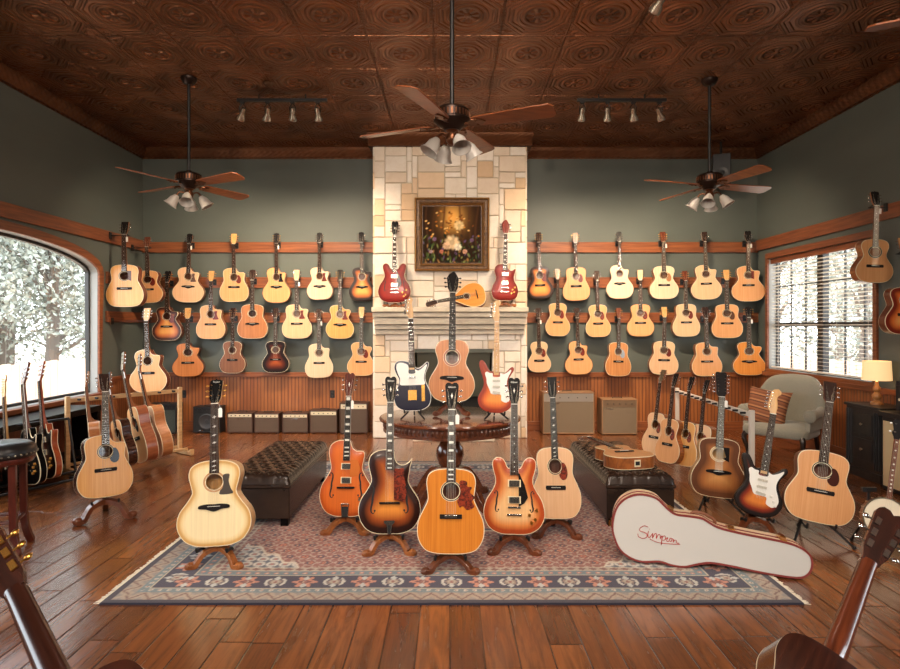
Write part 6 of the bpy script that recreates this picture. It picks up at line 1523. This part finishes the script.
# ------------------------------------------------------------------ the two guitars nearest the camera, seen from behind
g = guitar('acoustic_guitar', 'dark brown guitar seen from behind at the bottom left corner', 'guitar', None, 'dread', 'natural', side=DARKBR, neck=DARKBR, head='square', headcol=DARKBR, peg=GOLD, fine=True)
T = at(-20, 536, 1.35); H = at(64, 724, 1.04); dr = (H-T).normalized(); sB = place3(g, T+dr*1.05, T, math.radians(168))
g = guitar('acoustic_guitar', 'glossy dark guitar seen from behind at the bottom right corner', 'guitar', None, 'om', 'sundark', side=DARKBR, neck=wood('red brown glossy neck', (112, 56, 32), (70, 32, 20), (60, 60, 3), .2, .7), head='book', headcol=DARKBR, peg=CHROME, fine=True)
T = at(894, 516, 1.70); H = at(840, 664, 1.42); dr = (H-T).normalized(); place3(g, T+dr*1.02, T, math.radians(186))

# ================================================================== LIGHT AND CAMERA
w = bpy.data.worlds.new('World'); S.world = w; w.use_nodes = True; nt = w.node_tree
bg = nt.nodes['Background']; bg.inputs[0].default_value = (.86, .93, 1, 1); bg.inputs[1].default_value = 8.0
def light(kind, loc, power, col, size=.3, target=None, spot=None, blend=.6, sy=None):
    l = bpy.data.lights.new('lamp_or_fill_light', kind); l.energy = power; l.color = col
    if kind == 'AREA':
        l.size = size
        if sy: l.shape = 'RECTANGLE'; l.size_y = sy
    else: l.shadow_soft_size = size
    if kind == 'SPOT': l.spot_size = math.radians(spot or 80); l.spot_blend = blend
    o = bpy.data.objects.new('lamp_or_fill_light', l); COL.objects.link(o); o.location = loc
    if target is not None: o.rotation_euler = (Vector(target)-Vector(loc)).to_track_quat('-Z', 'Y').to_euler()
    return o
WARM = (1, .78, .56); WARM2 = (1, .86, .72)
for p, t, e in LAMPS: light('SPOT', p, e, WARM, .03, t, 95, .8)
# soft fill lights without fixtures, added out of view to brighten the guitars
for x in (-1.3, 1.3): light('AREA', (x, -2.2, 4.1), 210, WARM2, .8, (x*.4, 5.0, .6))
light('AREA', (0, 3.0, 4.2), 55, WARM2, .8, (0, 5.6, 0))  # fill added over the middle of the room, no fixture there
for x, tx in ((-1.0, -.35), (1.0, .35)): light('SPOT', (x, 3.2, 4.15), 130, WARM2, .06, (tx, 8.4, 2.4), 48, .8)  # spots without heads, added to brighten chimney and mantel
for x in (-2.0, 0, 2.0): light('SPOT', (x, 1.6, 4.1), 185, WARM2, .12, (x*.75, 4.6, .4), 62, .9)  # unseen spots added above the front guitars, no track there
for x in (-1.9, 1.9): light('SPOT', (x, 5.0, 4.2), 250, WARM, .06, (x*1.05, 8.2, 0), 70, .9)  # spots without heads, added for the lower back wall and floor
# daylight portals in the window openings
def portal(loc, tgt, sx, sy):
    o = light('AREA', loc, 1, (1, 1, 1), sx, tgt, sy=sy); o.data.cycles.is_portal = True
portal((-WX-.17, 6.1, 1.65), (0, 6.1, 1.65), 3.7, 1.95); portal((-WX-.17, .4, 1.65), (0, .4, 1.65), 4.0, 1.95)
portal((WX+.17, 7.67, 1.76), (0, 7.67, 1.76), 2.2, 1.6); portal((WX+.17, 1.7, 1.76), (0, 1.7, 1.76), 2.2, 1.6)
cam = bpy.data.cameras.new('Camera'); co = bpy.data.objects.new('Camera', cam); COL.objects.link(co)
co.location = (0, 0, EYE); co.rotation_euler = (PI/2, 0, 0); cam.sensor_width = 36; cam.lens = 24; cam.shift_y = -(334.5-HY)/900; cam.clip_start = .05; cam.clip_end = 200
S.camera = co
S.cycles.use_denoising = True; S.cycles.max_bounces = 8; S.cycles.diffuse_bounces = 4; S.cycles.glossy_bounces = 4; S.cycles.transparent_max_bounces = 12; S.cycles.sample_clamp_indirect = 6
S.view_settings.view_transform = 'Standard'; S.view_settings.look = 'None'; S.view_settings.exposure = 0.0; S.view_settings.gamma = 1; S.view_settings.use_curve_mapping = False
